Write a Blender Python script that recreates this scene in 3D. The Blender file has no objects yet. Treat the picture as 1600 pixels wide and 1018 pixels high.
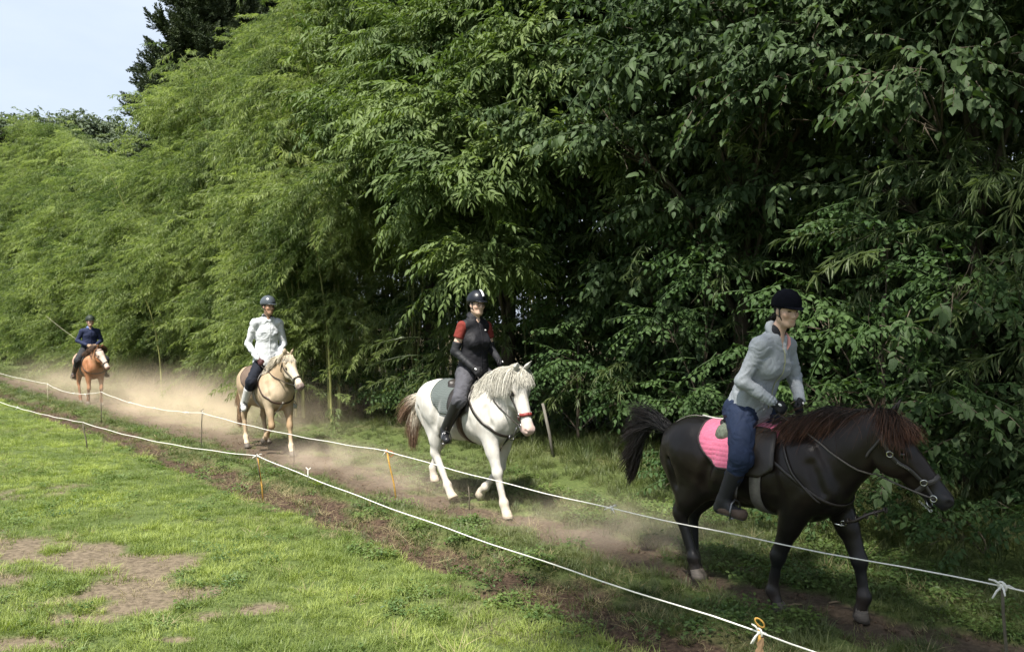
import bpy, math, random, os
import numpy as np
from mathutils import Vector, Matrix, Euler
from mathutils.bvhtree import BVHTree

# ------------------------------------------------------------------ camera, sky, sun, exposure
scene = bpy.context.scene
COL = scene.collection
cam_data = bpy.data.cameras.new('camera')
cam = bpy.data.objects.new('camera', cam_data)
COL.objects.link(cam)
cam.location = (0, 0, 2.0)
cam.rotation_euler = (math.radians(90), 0, 0)
cam_data.sensor_width = 36
cam_data.lens = 36 * 1300 / 1600
cam_data.clip_start = 0.05
cam_data.clip_end = 3000
scene.camera = cam

SUN_DIR = Vector((-0.26, -0.55, 1.00)).normalized()      # towards the sun
SUN_EL = math.asin(SUN_DIR.z)
SUN_AZ = math.atan2(SUN_DIR.x, SUN_DIR.y)
world = bpy.data.worlds.new('World')
scene.world = world
world.use_nodes = True
wn = world.node_tree.nodes
wl = world.node_tree.links
wn.clear()
w_out = wn.new('ShaderNodeOutputWorld')
w_bg = wn.new('ShaderNodeBackground')
w_sky = wn.new('ShaderNodeTexSky')
w_sky.sky_type = 'NISHITA'
w_sky.sun_disc = False
w_sky.sun_elevation = SUN_EL
w_sky.sun_rotation = SUN_AZ
w_sky.air_density = 1.3
w_sky.dust_density = 2.0
w_tc = wn.new('ShaderNodeTexCoord')
w_map = wn.new('ShaderNodeMapping')
w_map.inputs['Scale'].default_value = (1.0, 1.0, 3.2)
w_noise = wn.new('ShaderNodeTexNoise')
w_noise.inputs['Scale'].default_value = 2.2
w_noise.inputs['Detail'].default_value = 6
w_noise.inputs['Roughness'].default_value = 0.55
w_ramp = wn.new('ShaderNodeMapRange')
w_ramp.inputs['From Min'].default_value = 0.35
w_ramp.inputs['From Max'].default_value = 0.62
w_ramp.inputs['To Min'].default_value = 0.86
w_ramp.inputs['To Max'].default_value = 0.97
w_mix = wn.new('ShaderNodeMix')
w_mix.data_type = 'RGBA'
w_cl = wn.new('ShaderNodeMix')
w_cl.data_type = 'RGBA'
w_cl.inputs[6].default_value = (2.3, 2.7, 3.35, 1)
w_cl.inputs[7].default_value = (3.8, 4.2, 4.75, 1)
wl.new(w_tc.outputs['Generated'], w_map.inputs['Vector'])
wl.new(w_map.outputs['Vector'], w_noise.inputs['Vector'])
wl.new(w_noise.outputs['Fac'], w_ramp.inputs['Value'])
wl.new(w_ramp.outputs['Result'], w_mix.inputs[0])
wl.new(w_noise.outputs['Fac'], w_cl.inputs[0])
wl.new(w_sky.outputs['Color'], w_mix.inputs[6])
wl.new(w_cl.outputs[2], w_mix.inputs[7])
wl.new(w_mix.outputs[2], w_bg.inputs['Color'])
w_bg.inputs['Strength'].default_value = 0.10
wl.new(w_bg.outputs['Background'], w_out.inputs['Surface'])

sun_data = bpy.data.lights.new('sun', 'SUN')
sun = bpy.data.objects.new('sun', sun_data)
COL.objects.link(sun)
sun_data.energy = 4.2
sun_data.angle = math.radians(2.5)
sun_data.color = (1.0, 0.95, 0.86)
sun.rotation_euler = (-SUN_DIR).to_track_quat('-Z', 'Y').to_euler()
sun.location = (0, -10, 40)

scene.view_settings.view_transform = 'Standard'
scene.view_settings.look = 'None'
scene.view_settings.exposure = 1.38
scene.view_settings.gamma = 1.0
scene.render.engine = 'CYCLES'
scene.cycles.max_bounces = 7
scene.cycles.diffuse_bounces = 4
scene.cycles.transmission_bounces = 3
scene.cycles.transparent_max_bounces = 6
scene.cycles.volume_bounces = 4
scene.cycles.volume_step_rate = 0.4
scene.cycles.volume_max_steps = 48
scene.cycles.use_adaptive_sampling = True
scene.cycles.adaptive_threshold = 0.02

RNG = np.random.default_rng(11)
random.seed(5)
DBG = ''

# the riding track runs along U; N points from the lawn across the track to the woods
NX, NY = 0.765, 0.644
UX, UY = 0.644, -0.765
def ns(n, s, z=0.0):
    return (n * NX + s * UX, n * NY + s * UY, z)
HEAD = math.atan2(UY, UX)

# ------------------------------------------------------------------ object helpers
def tag(o, label=None, cat=None, group=None, kind=None):
    if label: o['label'] = label
    if cat: o['category'] = cat
    if group: o['group'] = group
    if kind: o['kind'] = kind
    return o

def empty(name, loc=(0, 0, 0), rz=0.0, label=None, cat=None, group=None):
    o = bpy.data.objects.new(name, None)
    COL.objects.link(o)
    o.location = loc
    o.rotation_euler = (0, 0, rz)
    o.empty_display_size = 0.1
    return tag(o, label, cat, group)

def mesh_np(name, V, F, smooth=True):
    V = np.asarray(V, dtype=np.float32).reshape(-1, 3)
    me = bpy.data.meshes.new(name)
    if isinstance(F, np.ndarray):
        k = F.shape[1]
        me.vertices.add(len(V))
        me.vertices.foreach_set('co', V.ravel())
        me.loops.add(F.size)
        me.loops.foreach_set('vertex_index', F.astype(np.int32).ravel())
        me.polygons.add(len(F))
        me.polygons.foreach_set('loop_start', np.arange(0, F.size, k, dtype=np.int32))
        me.polygons.foreach_set('loop_total', np.full(len(F), k, dtype=np.int32))
    else:
        me.from_pydata([tuple(map(float, v)) for v in V], [], [tuple(int(i) for i in f) for f in F])
    me.update(calc_edges=True)
    if smooth:
        me.polygons.foreach_set('use_smooth', np.ones(len(me.polygons), dtype=bool))
    me.validate()
    return me

def link_mesh(name, me, mat=None, parent=None, loc=(0, 0, 0), rot=(0, 0, 0)):
    o = bpy.data.objects.new(name, me)
    COL.objects.link(o)
    if mat is not None and len(me.materials) == 0:
        me.materials.append(mat)
    o.parent = parent
    o.location = loc
    o.rotation_euler = rot
    return o

def obj(name, V, F, mat, parent=None, smooth=True):
    return link_mesh(name, mesh_np(name, V, F, smooth), mat, parent)

def set_col(me, C, name='paint'):
    a = me.color_attributes.new(name, 'FLOAT_COLOR', 'POINT')
    C4 = np.ones((len(C), 4), dtype=np.float32)
    C4[:, :3] = C
    a.data.foreach_set('color', C4.ravel())

class MB:
    """collects shapes; build() links them as one mesh"""
    def __init__(s): s.V = []; s.F = []; s.n = 0
    def add(s, V, F):
        V = np.asarray(V, float).reshape(-1, 3)
        s.F += [tuple(i + s.n for i in f) for f in (F.tolist() if isinstance(F, np.ndarray) else F)]
        s.V.append(V); s.n += len(V)
    def tube(s, pts, r, seg=8, cap=True, flat=1.0, up=None):
        pts = [Vector(p) for p in pts]
        rs = r if isinstance(r, (list, tuple, np.ndarray)) else [r] * len(pts)
        prev = None; V = []
        for i, p in enumerate(pts):
            a = pts[max(i - 1, 0)]; b = pts[min(i + 1, len(pts) - 1)]
            t = (b - a).normalized() if (b - a).length > 1e-9 else Vector((0, 0, 1))
            if prev is None:
                u0 = Vector(up) if up is not None else (Vector((0, 0, 1)) if abs(t.z) < 0.9 else Vector((1, 0, 0)))
            else: u0 = prev
            x = (u0 - t * u0.dot(t)).normalized(); prev = x
            y = t.cross(x)
            for k in range(seg):
                an = 2 * math.pi * k / seg
                V.append(p + x * (math.cos(an) * rs[i]) + y * (math.sin(an) * rs[i] * flat))
        F = []
        for i in range(len(pts) - 1):
            for k in range(seg):
                k2 = (k + 1) % seg
                F.append((i * seg + k, i * seg + k2, (i + 1) * seg + k2, (i + 1) * seg + k))
        if cap:
            F.append(tuple(range(seg - 1, -1, -1)))
            F.append(tuple((len(pts) - 1) * seg + k for k in range(seg)))
        s.add([tuple(v) for v in V], F)
    def ribbon(s, P, W, Nn, w, th):
        """flat strap: points P, width directions W, normals Nn, half width w, thickness th"""
        V = []
        for p, a, n in zip(P, W, Nn):
            p = Vector(p); a = Vector(a); n = Vector(n)
            V += [p - a * w, p + a * w, p + a * w + n * th, p - a * w + n * th]
        F = []
        for i in range(len(P) - 1):
            for k in range(4):
                k2 = (k + 1) % 4
                F.append((i * 4 + k, i * 4 + k2, (i + 1) * 4 + k2, (i + 1) * 4 + k))
        m = (len(P) - 1) * 4
        F += [(3, 2, 1, 0), (m, m + 1, m + 2, m + 3)]
        s.add([tuple(v) for v in V], F)
    def ball(s, c, r, seg=10, rings=6, R=None):
        r = (r, r, r) if isinstance(r, (int, float)) else r
        V = [(0, 0, -1)]
        for i in range(1, rings):
            ph = -math.pi / 2 + math.pi * i / rings
            for k in range(seg):
                an = 2 * math.pi * k / seg
                V.append((math.cos(ph) * math.cos(an), math.cos(ph) * math.sin(an), math.sin(ph)))
        V.append((0, 0, 1))
        V = np.array(V) * np.array(r)
        if R is not None: V = V @ np.asarray(R).T
        V = V + np.array(c)
        F = [(0, 1 + (k + 1) % seg, 1 + k) for k in range(seg)]
        for i in range(rings - 2):
            a = 1 + i * seg
            for k in range(seg):
                k2 = (k + 1) % seg
                F.append((a + k, a + k2, a + seg + k2, a + seg + k))
        a = 1 + (rings - 2) * seg
        F += [(a + k, a + (k + 1) % seg, len(V) - 1) for k in range(seg)]
        s.add(V, F)
    def torus(s, c, R, r, axis=(0, 0, 1), seg=20, sq=1.0):
        ax = Vector(axis).normalized()
        x = ax.orthogonal().normalized(); y = ax.cross(x)
        pts = [Vector(c) + x * (R * math.cos(t)) + y * (R * sq * math.sin(t)) for t in [2 * math.pi * i / seg for i in range(seg)]]
        V = []; m = 6
        for i, p in enumerate(pts):
            o = (p - Vector(c)).normalized()
            for k in range(m):
                an = 2 * math.pi * k / m
                V.append(tuple(p + o * (r * math.cos(an)) + ax * (r * math.sin(an))))
        F = [(i * m + k, i * m + (k + 1) % m, ((i + 1) % seg) * m + (k + 1) % m, ((i + 1) % seg) * m + k) for i in range(seg) for k in range(m)]
        s.add(V, F)
    def build(s, name, mat, parent=None, smooth=True):
        V = np.concatenate(s.V) if s.V else np.zeros((0, 3))
        return link_mesh(name, mesh_np(name, V, s.F, smooth), mat, parent)

# ------------------------------------------------------------------ noise
def _hash(ix, iy, iz, seed):
    h = (ix * 374761393 + iy * 668265263 + iz * 2147483647 + seed * 144665) & 0xffffffff
    h = ((h ^ (h >> 13)) * 1274126177) & 0xffffffff
    h = (h ^ (h >> 16)) & 0xffffffff
    return h.astype(np.float64) / 4294967295.0
def vnoise(x, y, z=0.0, seed=0):
    x, y, z = np.broadcast_arrays(np.asarray(x, float), np.asarray(y, float), np.asarray(z, float))
    fx, fy, fz = np.floor(x), np.floor(y), np.floor(z)
    ix, iy, iz = fx.astype(np.int64), fy.astype(np.int64), fz.astype(np.int64)
    tx, ty, tz = x - fx, y - fy, z - fz
    tx = tx * tx * (3 - 2 * tx); ty = ty * ty * (3 - 2 * ty); tz = tz * tz * (3 - 2 * tz)
    r = 0
    for dx in (0, 1):
        for dy in (0, 1):
            for dz in (0, 1):
                w = (tx if dx else 1 - tx) * (ty if dy else 1 - ty) * (tz if dz else 1 - tz)
                r = r + w * _hash(ix + dx, iy + dy, iz + dz, seed)
    return r
def fbm(x, y, z=0.0, seed=0, oct=3):
    r = 0; a = 0.5; t = 0
    for i in range(oct):
        r = r + a * vnoise(np.asarray(x) * 2 ** i, np.asarray(y) * 2 ** i, np.asarray(z) * 2 ** i, seed + i * 7)
        t += a; a *= 0.5
    return r / t
def sstep(a, b, x):
    t = np.clip((np.asarray(x, float) - a) / (b - a), 0, 1)
    return t * t * (3 - 2 * t)

# ------------------------------------------------------------------ signed-distance modelling
def ell(c, r, R=None):
    c = np.array(c, float); r = np.array(r, float)
    Rm = np.eye(3) if R is None else np.asarray(R, float)     # columns = local axes
    def f(X, Y, Z):
        P = [X - c[0], Y - c[1], Z - c[2]]
        k0 = 0; k1 = 0
        for i in range(3):
            q = (P[0] * Rm[0, i] + P[1] * Rm[1, i] + P[2] * Rm[2, i]) / r[i]
            k0 = k0 + q * q; k1 = k1 + (q / r[i]) ** 2
        k0 = np.sqrt(k0); k1 = np.sqrt(k1) + 1e-9
        return k0 * (k0 - 1) / k1
    e = np.sqrt(((Rm * r) ** 2).sum(1))
    return f, c - e, c + e
def rc(a, b, ra, rb, flat=1.0, axis=(0, 1, 0)):
    a = np.array(a, float); b = np.array(b, float); ba = b - a
    L2 = float(ba @ ba) + 1e-12
    ax = np.array(axis, float); ax = ax - ba * (ax @ ba) / L2
    nl = np.linalg.norm(ax); ax = ax / nl if nl > 1e-6 else ax * 0
    kf = 1 / flat ** 2 - 1
    def f(X, Y, Z):
        px, py, pz = X - a[0], Y - a[1], Z - a[2]
        t = np.clip((px * ba[0] + py * ba[1] + pz * ba[2]) / L2, 0, 1)
        qx, qy, qz = px - t * ba[0], py - t * ba[1], pz - t * ba[2]
        l = qx * qx + qy * qy + qz * qz
        if kf:
            c = qx * ax[0] + qy * ax[1] + qz * ax[2]
            l = l + kf * c * c
        return np.sqrt(l) - (ra + (rb - ra) * t)
    m = max(ra, rb) * max(1.0, flat)
    return f, np.minimum(a, b) - m, np.maximum(a, b) + m

class SDF:
    def __init__(s, lo, hi, h):
        s.h = h; s.lo = np.array(lo, float)
        s.n = np.ceil((np.array(hi, float) - s.lo) / h).astype(int) + 1
        s.F = np.full(s.n, 1.0, dtype=np.float32)
    def blk(s, lo, hi):
        a = np.clip(np.floor((lo - s.lo) / s.h).astype(int), 0, s.n - 1)
        b = np.clip(np.ceil((hi - s.lo) / s.h).astype(int) + 1, 1, s.n)
        sl = tuple(slice(i, j) for i, j in zip(a, b))
        X, Y, Z = np.ogrid[sl]
        return sl, X * s.h + s.lo[0], Y * s.h + s.lo[1], Z * s.h + s.lo[2]
    def add(s, prim, k=0.03, off=0.0):
        f, lo, hi = prim
        m = k + 3 * s.h + off
        sl, X, Y, Z = s.blk(lo - m, hi + m)
        d = f(X, Y, Z) - off; A = s.F[sl]
        hh = np.maximum(k - np.abs(A - d), 0) / k
        s.F[sl] = np.minimum(A, d) - hh * hh * k * 0.25
        return s
    def cut(s, prim, k=0.01):
        f, lo, hi = prim
        m = k + 3 * s.h
        sl, X, Y, Z = s.blk(lo - m, hi + m)
        d = -f(X, Y, Z); A = s.F[sl]
        hh = np.maximum(k - np.abs(A - d), 0) / k
        s.F[sl] = np.maximum(A, d) + hh * hh * k * 0.25
        return s
    def fn(s, g, k=0.01):
        """keep where g < 0"""
        sl, X, Y, Z = s.blk(s.lo, s.lo + s.n * s.h)
        d = g(X, Y, Z); A = s.F
        hh = np.maximum(k - np.abs(A - d), 0) / k
        s.F = (np.maximum(A, d) + hh * hh * k * 0.25).astype(np.float32)
        return s
    def bump(s, g):
        sl, X, Y, Z = s.blk(s.lo, s.lo + s.n * s.h)
        near = np.abs(s.F) < 0.05
        I = np.nonzero(near)
        x = s.lo[0] + I[0] * s.h; y = s.lo[1] + I[1] * s.h; z = s.lo[2] + I[2] * s.h
        s.F[I] += g(x, y, z)
        return s
    def mesh(s):
        F = np.pad(s.F, 1, constant_values=1.0); h = s.h; lo = s.lo - h
        S = F < 0
        n = np.array(F.shape)
        c = np.zeros(n - 1, dtype=np.int8)
        for dx in (0, 1):
            for dy in (0, 1):
                for dz in (0, 1):
                    c += S[dx:n[0] - 1 + dx, dy:n[1] - 1 + dy, dz:n[2] - 1 + dz]
        act = (c > 0) & (c < 8)
        I = np.argwhere(act)
        idx = np.full(n - 1, -1, dtype=np.int64); idx[act] = np.arange(len(I))
        pos = np.zeros((len(I), 3)); cnt = np.zeros(len(I))
        corners = [(x, y, z) for x in (0, 1) for y in (0, 1) for z in (0, 1)]
        for a in corners:
            for ax in range(3):
                if a[ax] == 0:
                    b = list(a); b[ax] = 1
                    fa = F[I[:, 0] + a[0], I[:, 1] + a[1], I[:, 2] + a[2]].astype(float)
                    fb = F[I[:, 0] + b[0], I[:, 1] + b[1], I[:, 2] + b[2]].astype(float)
                    m = (fa < 0) != (fb < 0)
                    t = np.where(m, fa / np.where(m, fa - fb, 1), 0)
                    p = np.repeat(np.array(a, float)[None], len(I), 0); p[:, ax] += t
                    pos[m] += p[m]; cnt[m] += 1
        V = (I + pos / cnt[:, None]) * h + lo
        Q = []
        for ax in range(3):
            o1, o2 = [(1, 2), (2, 0), (0, 1)][ax]
            sa = [slice(1, None)] * 3; sb = [slice(1, None)] * 3
            sa[ax] = slice(0, n[ax] - 1); sb[ax] = slice(1, n[ax])
            A = S[tuple(sa)]; B = S[tuple(sb)]
            E = np.argwhere(A != B); 
            if not len(E): continue
            ins = A[tuple(E.T)]
            E = E.copy(); 
            for o in (o1, o2): E[:, o] += 1
            def cell(d1, d2):
                K = E.copy(); K[:, o1] += d1; K[:, o2] += d2
                ok = (K >= 0).all(1) & (K < (n - 1)).all(1)
                r = np.full(len(K), -1); r[ok] = idx[tuple(K[ok].T)]
                return r
            q = np.stack([cell(-1, -1), cell(0, -1), cell(0, 0), cell(-1, 0)], 1)
            q[~ins] = q[~ins][:, ::-1]
            Q.append(q[(q >= 0).all(1)])
        return V, np.concatenate(Q)
def lap(V, F, it=2, lam=0.5):
    e = np.concatenate([F[:, [0, 1]], F[:, [1, 2]], F[:, [2, 3]], F[:, [3, 0]]])
    for _ in range(it):
        S = np.zeros_like(V); c = np.zeros(len(V))
        for i, j in ((0, 1), (1, 0)):
            for k in range(3): S[:, k] += np.bincount(e[:, i], V[e[:, j], k], len(V))
            c += np.bincount(e[:, i], minlength=len(V))
        V = V + lam * (S / np.maximum(c, 1)[:, None] - V)
    return V
def bvh(V, F):
    return BVHTree.FromPolygons([tuple(v) for v in V], [tuple(f) for f in F.tolist()])

# ------------------------------------------------------------------ materials
MATS = {}
def new_mat(name):
    m = bpy.data.materials.new(name); m.use_nodes = True
    n = m.node_tree.nodes; l = m.node_tree.links
    return m, n, l, n['Principled BSDF']
def sock(node, name, v):
    if name in node.inputs: node.inputs[name].default_value = v
def mat(name, col, rough=0.7, spec=0.4, metal=0.0, var=0.12, vscale=18.0, bump=0.15, bscale=60.0, sheen=0.0, stretch=(1, 1, 1), attr=None, coat=0.0):
    if name in MATS: return MATS[name]
    m, n, l, b = new_mat(name)
    tc = n.new('ShaderNodeTexCoord'); mp = n.new('ShaderNodeMapping')
    mp.inputs['Scale'].default_value = stretch
    l.new(tc.outputs['Object'], mp.inputs['Vector'])
    nz = n.new('ShaderNodeTexNoise'); nz.inputs['Scale'].default_value = vscale; nz.inputs['Detail'].default_value = 5
    l.new(mp.outputs['Vector'], nz.inputs['Vector'])
    mr = n.new('ShaderNodeMapRange'); mr.inputs['From Min'].default_value = 0.25; mr.inputs['From Max'].default_value = 0.75
    mr.inputs['To Min'].default_value = 1 - var; mr.inputs['To Max'].default_value = 1 + var
    l.new(nz.outputs['Fac'], mr.inputs['Value'])
    mx = n.new('ShaderNodeMix'); mx.data_type = 'RGBA'; mx.blend_type = 'MULTIPLY'; mx.inputs[0].default_value = 1.0
    mx.inputs[6].default_value = (*col, 1)
    if attr:
        at = n.new('ShaderNodeAttribute'); at.attribute_name = attr
        l.new(at.outputs['Color'], mx.inputs[6])
    l.new(mr.outputs['Result'], mx.inputs[7])
    l.new(mx.outputs[2], b.inputs['Base Color'])
    if bump:
        n2 = n.new('ShaderNodeTexNoise'); n2.inputs['Scale'].default_value = bscale; n2.inputs['Detail'].default_value = 4
        l.new(mp.outputs['Vector'], n2.inputs['Vector'])
        bp = n.new('ShaderNodeBump'); bp.inputs['Strength'].default_value = bump; bp.inputs['Distance'].default_value = 0.01
        l.new(n2.outputs['Fac'], bp.inputs['Height']); l.new(bp.outputs['Normal'], b.inputs['Normal'])
    sock(b, 'Roughness', rough); sock(b, 'Specular IOR Level', spec); sock(b, 'Metallic', metal)
    sock(b, 'Sheen Weight', sheen); sock(b, 'Coat Weight', coat)
    MATS[name] = m
    return m
def leaf_mat(name, c1, c2, trans=0.35, rough=0.45, spec=0.4, patch=0.35, patch_scale=0.5, tc_col=None):
    """leaf: colour varies from leaf to leaf, from spray to spray and over the plant; light shines through"""
    if name in MATS: return MATS[name]
    m, n, l, b = new_mat(name)
    oi = n.new('ShaderNodeObjectInfo'); ge = n.new('ShaderNodeNewGeometry')
    mx = n.new('ShaderNodeMix'); mx.data_type = 'RGBA'
    mx.inputs[6].default_value = (*c1, 1); mx.inputs[7].default_value = (*c2, 1)
    ad = n.new('ShaderNodeMath'); ad.operation = 'ADD'
    m1 = n.new('ShaderNodeMath'); m1.operation = 'MULTIPLY'; m1.inputs[1].default_value = 0.45
    m2 = n.new('ShaderNodeMath'); m2.operation = 'MULTIPLY'; m2.inputs[1].default_value = 0.35
    l.new(oi.outputs['Random'], m1.inputs[0]); l.new(ge.outputs['Random Per Island'], m2.inputs[0])
    l.new(m1.outputs[0], ad.inputs[0]); l.new(m2.outputs[0], ad.inputs[1])
    nz = n.new('ShaderNodeTexNoise'); nz.inputs['Scale'].default_value = patch_scale; nz.inputs['Detail'].default_value = 3
    l.new(ge.outputs['Position'], nz.inputs['Vector'])
    m3 = n.new('ShaderNodeMapRange'); m3.inputs['From Min'].default_value = 0.3; m3.inputs['From Max'].default_value = 0.7
    m3.inputs['To Min'].default_value = -patch; m3.inputs['To Max'].default_value = patch
    l.new(nz.outputs['Fac'], m3.inputs['Value'])
    a2 = n.new('ShaderNodeMath'); a2.operation = 'ADD'; a2.use_clamp = True
    l.new(ad.outputs[0], a2.inputs[0]); l.new(m3.outputs['Result'], a2.inputs[1])
    l.new(a2.outputs[0], mx.inputs[0])
    l.new(mx.outputs[2], b.inputs['Base Color'])
    sock(b, 'Roughness', rough); sock(b, 'Specular IOR Level', spec)
    if trans > 0:
        tr = n.new('ShaderNodeBsdfTranslucent')
        tm = n.new('ShaderNodeMix'); tm.data_type = 'RGBA'; tm.blend_type = 'MULTIPLY'; tm.inputs[0].default_value = 1.0
        tm.inputs[7].default_value = (*(tc_col or (1.25, 1.35, 0.55)), 1)
        l.new(mx.outputs[2], tm.inputs[6]); l.new(tm.outputs[2], tr.inputs['Color'])
        ms = n.new('ShaderNodeMixShader'); ms.inputs[0].default_value = trans
        l.new(b.outputs[0], ms.inputs[1]); l.new(tr.outputs[0], ms.inputs[2])
        l.new(ms.outputs[0], n['Material Output'].inputs['Surface'])
    MATS[name] = m
    return m

# ------------------------------------------------------------------ scattering (geometry nodes on a cloud of points)
def variants(name, meshes, m):
    c = bpy.data.collections.new(name)
    for i, me in enumerate(meshes):
        if len(me.materials) == 0: me.materials.append(m)
        o = bpy.data.objects.new('%s_%02d' % (name, i), me)
        c.objects.link(o)
    return c
GNT = {}
def scatter_tree(coll):
    if coll.name in GNT: return GNT[coll.name]
    t = bpy.data.node_groups.new('scatter_' + coll.name, 'GeometryNodeTree')
    t.interface.new_socket('Geometry', in_out='INPUT', socket_type='NodeSocketGeometry')
    t.interface.new_socket('Geometry', in_out='OUTPUT', socket_type='NodeSocketGeometry')
    n = t.nodes; l = t.links
    gi = n.new('NodeGroupInput'); go = n.new('NodeGroupOutput')
    ci = n.new('GeometryNodeCollectionInfo')
    ci.inputs['Collection'].default_value = coll
    ci.inputs['Separate Children'].default_value = True
    ci.inputs['Reset Children'].default_value = True
    ip = n.new('GeometryNodeInstanceOnPoints')
    ip.inputs['Pick Instance'].default_value = True
    def na(nm, ty):
        a = n.new('GeometryNodeInputNamedAttribute'); a.data_type = ty; a.inputs['Name'].default_value = nm
        return a.outputs['Attribute']
    l.new(gi.outputs[0], ip.inputs['Points'])
    l.new(ci.outputs['Instances'], ip.inputs['Instance'])
    l.new(na('pick', 'INT'), ip.inputs['Instance Index'])
    l.new(na('rot', 'FLOAT_VECTOR'), ip.inputs['Rotation'])
    l.new(na('size', 'FLOAT'), ip.inputs['Scale'])
    l.new(ip.outputs['Instances'], go.inputs[0])
    GNT[coll.name] = t
    return t
def scatter(name, P, R, S, coll, parent=None, loc=(0, 0, 0)):
    P = np.asarray(P, np.float32).reshape(-1, 3)
    me = bpy.data.meshes.new(name)
    me.vertices.add(len(P)); me.vertices.foreach_set('co', P.ravel())
    nv = len(coll.objects)
    a = me.attributes.new('pick', 'INT', 'POINT'); a.data.foreach_set('value', RNG.integers(0, nv, len(P)).astype(np.int32))
    a = me.attributes.new('rot', 'FLOAT_VECTOR', 'POINT'); a.data.foreach_set('vector', np.asarray(R, np.float32).ravel())
    a = me.attributes.new('size', 'FLOAT', 'POINT'); a.data.foreach_set('value', np.asarray(S, np.float32).ravel())
    for o in coll.objects:
        if o.data.materials: me.materials.append(o.data.materials[0]); break
    ob = bpy.data.objects.new(name, me); COL.objects.link(ob)
    ob.parent = parent; ob.location = loc
    md = ob.modifiers.new('scatter', 'NODES'); md.node_group = scatter_tree(coll)
    return ob
# ------------------------------------------------------------------ ground: one sheet, finer near the camera
def px_ground(px, py, h=2.0):
    d = 1300 * h / (py - 508.5); return ((px - 800) / 1300 * d, d)
BARE = []                                             # worn bare patches of the lawn: (x, y, radius along x, radius along y)
for px, py, rx, ry in [(40, 855, .65, .45), (150, 870, .55, .55), (250, 878, .5, .5), (200, 912, .42, .40), (300, 925, .36, .30), (225, 942, .35, .25),
                       (400, 950, .20, .16), (320, 960, .26, .16), (0, 905, .3, .22), (20, 772, .5, .5), (60, 1005, .35, .12), (270, 995, .2, .06), (130, 965, .25, .12)]:
    x, y = px_ground(px, py); BARE.append((x, y, rx, ry))
def soil_parts(n, s):
    """0..1 masks over the ground: track, furrow, worn lawn patch"""
    x = n * NX + s * UX; y = n * NY + s * UY
    w1 = (fbm(s * 0.9, n * 2.0, 0, 3) - .5); w2 = (fbm(s * 3.5, n * 5, 0, 9) - .5)
    trk = sstep(1.0, 0.55, np.abs(n - 5.50 + w1 * .45) / 0.42 + w2 * 1.7)
    wide = sstep(-6.5, -11, s)
    trk = np.maximum(trk, sstep(1.0, .6, np.abs(n - 5.6 + w1 * .4) / (0.36 + .30 * wide) + w2 * 1.7) * wide)
    fc = 4.22 + .05 * np.sin(s * .7)
    fur = sstep(1.05, .5, np.abs(n - fc + w1 * .3) / 0.37 + w2 * 1.3) * sstep(.30, .52, fbm(s * 1.1 + 9, n * .9, 0, 21) + .22)
    fur = np.maximum(fur, .55 * sstep(1.0, .3, np.abs(n - 4.45) / .28 + w2) * sstep(.5, .62, fbm(s * 1.6, n, 0, 33)))
    b = 0
    for bx, by, rx, ry in BARE:
        b = np.maximum(b, np.exp(-(((x - bx) / rx) ** 2 + ((y - by) / ry) ** 2) * 1.1))
    q = (fbm(x * 2.4, y * 2.0, 0, 5, 4) - .5)
    pat = sstep(.34, .80, b + q * 1.7)
    dry = sstep(.58, .72, fbm(x * .45 + 5, y * .7, 0, 60)) * sstep(4.0, 3.4, n) * .60
    return trk, fur, pat, dry
_pr = np.random.default_rng(66)
PRINTS = [(5.45 + _pr.normal() * .22, _pr.uniform(-12, -1.5), _pr.uniform(.7, 1.2)) for _ in range(170)] + [(4.25 + _pr.normal() * .15, _pr.uniform(-10, -2), _pr.uniform(.6, 1.0)) for _ in range(40)]
def ground_z(n, s):
    trk, fur, pat, dry = soil_parts(n, s)
    z = -.035 * trk - .05 * fur - .012 * pat
    z = z + .05 * sstep(.20, .0, np.abs(n - 4.62)) * sstep(0, .4, fbm(s * 1.3, n, 0, 2)) * .8
    z = z + .22 * sstep(6.6, 9.5, n) + .10 * (fbm(n * .8, s * .8, 0, 71) - .5) * sstep(6, 8, n)
    z = z + (fbm(n * 6, s * 6, 0, 4, 3) - .5) * (.012 + .05 * fur + .03 * trk) + (fbm(n * .5, s * .5, 0, 8) - .5) * .03 * sstep(5, 3, n)
    if n.size > 50000:                                  # hoof prints trodden into the track
        i, j = np.nonzero((n > 3.7) & (n < 6.3) & (s > -12.2) & (s < -1.3)); a, b_ = n[i, j], s[i, j]; dz = np.zeros(len(a))
        for pn_, ps_, k in PRINTS:
            m = (np.abs(a - pn_) < .2) & (np.abs(b_ - ps_) < .2)
            q = np.hypot(a[m] - pn_, (b_[m] - ps_) * .9) / (.055 * k)
            dz[m] += -.026 * k * np.exp(-q ** 4) + .010 * np.exp(-((q - 1.35) / .3) ** 2)
        z[i, j] += dz
    return z
def lines(fine_lo, fine_hi, step, far_lo, far_hi, grow=1.13):
    a = list(np.arange(fine_lo, fine_hi, step))
    st = step; v = a[-1]
    while v < far_hi: st *= grow; v += st; a.append(v)
    st = step; v = a[0]; b = []
    while v > far_lo: st *= grow; v -= st; b.append(v)
    return np.array(b[::-1] + a)
gn = lines(.2, 6.6, .030, -900, 1400, 1.10)
gs_ = lines(-10.5, -1.5, .036, -1500, 900, 1.05)
GN_, GS_ = np.meshgrid(gn, gs_, indexing='ij')
gz = ground_z(GN_, GS_)
far = sstep(60, 200, np.hypot(GN_, GS_)); gz = gz * (1 - far)
GV = np.stack([GN_ * NX + GS_ * UX, GN_ * NY + GS_ * UY, gz], -1).reshape(-1, 3)
a_, b_ = len(gn), len(gs_)
ii, jj = np.meshgrid(np.arange(a_ - 1), np.arange(b_ - 1), indexing='ij')
i0 = (ii * b_ + jj).ravel()
GF = np.stack([i0, i0 + 1, i0 + b_ + 1, i0 + b_], 1)
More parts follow.
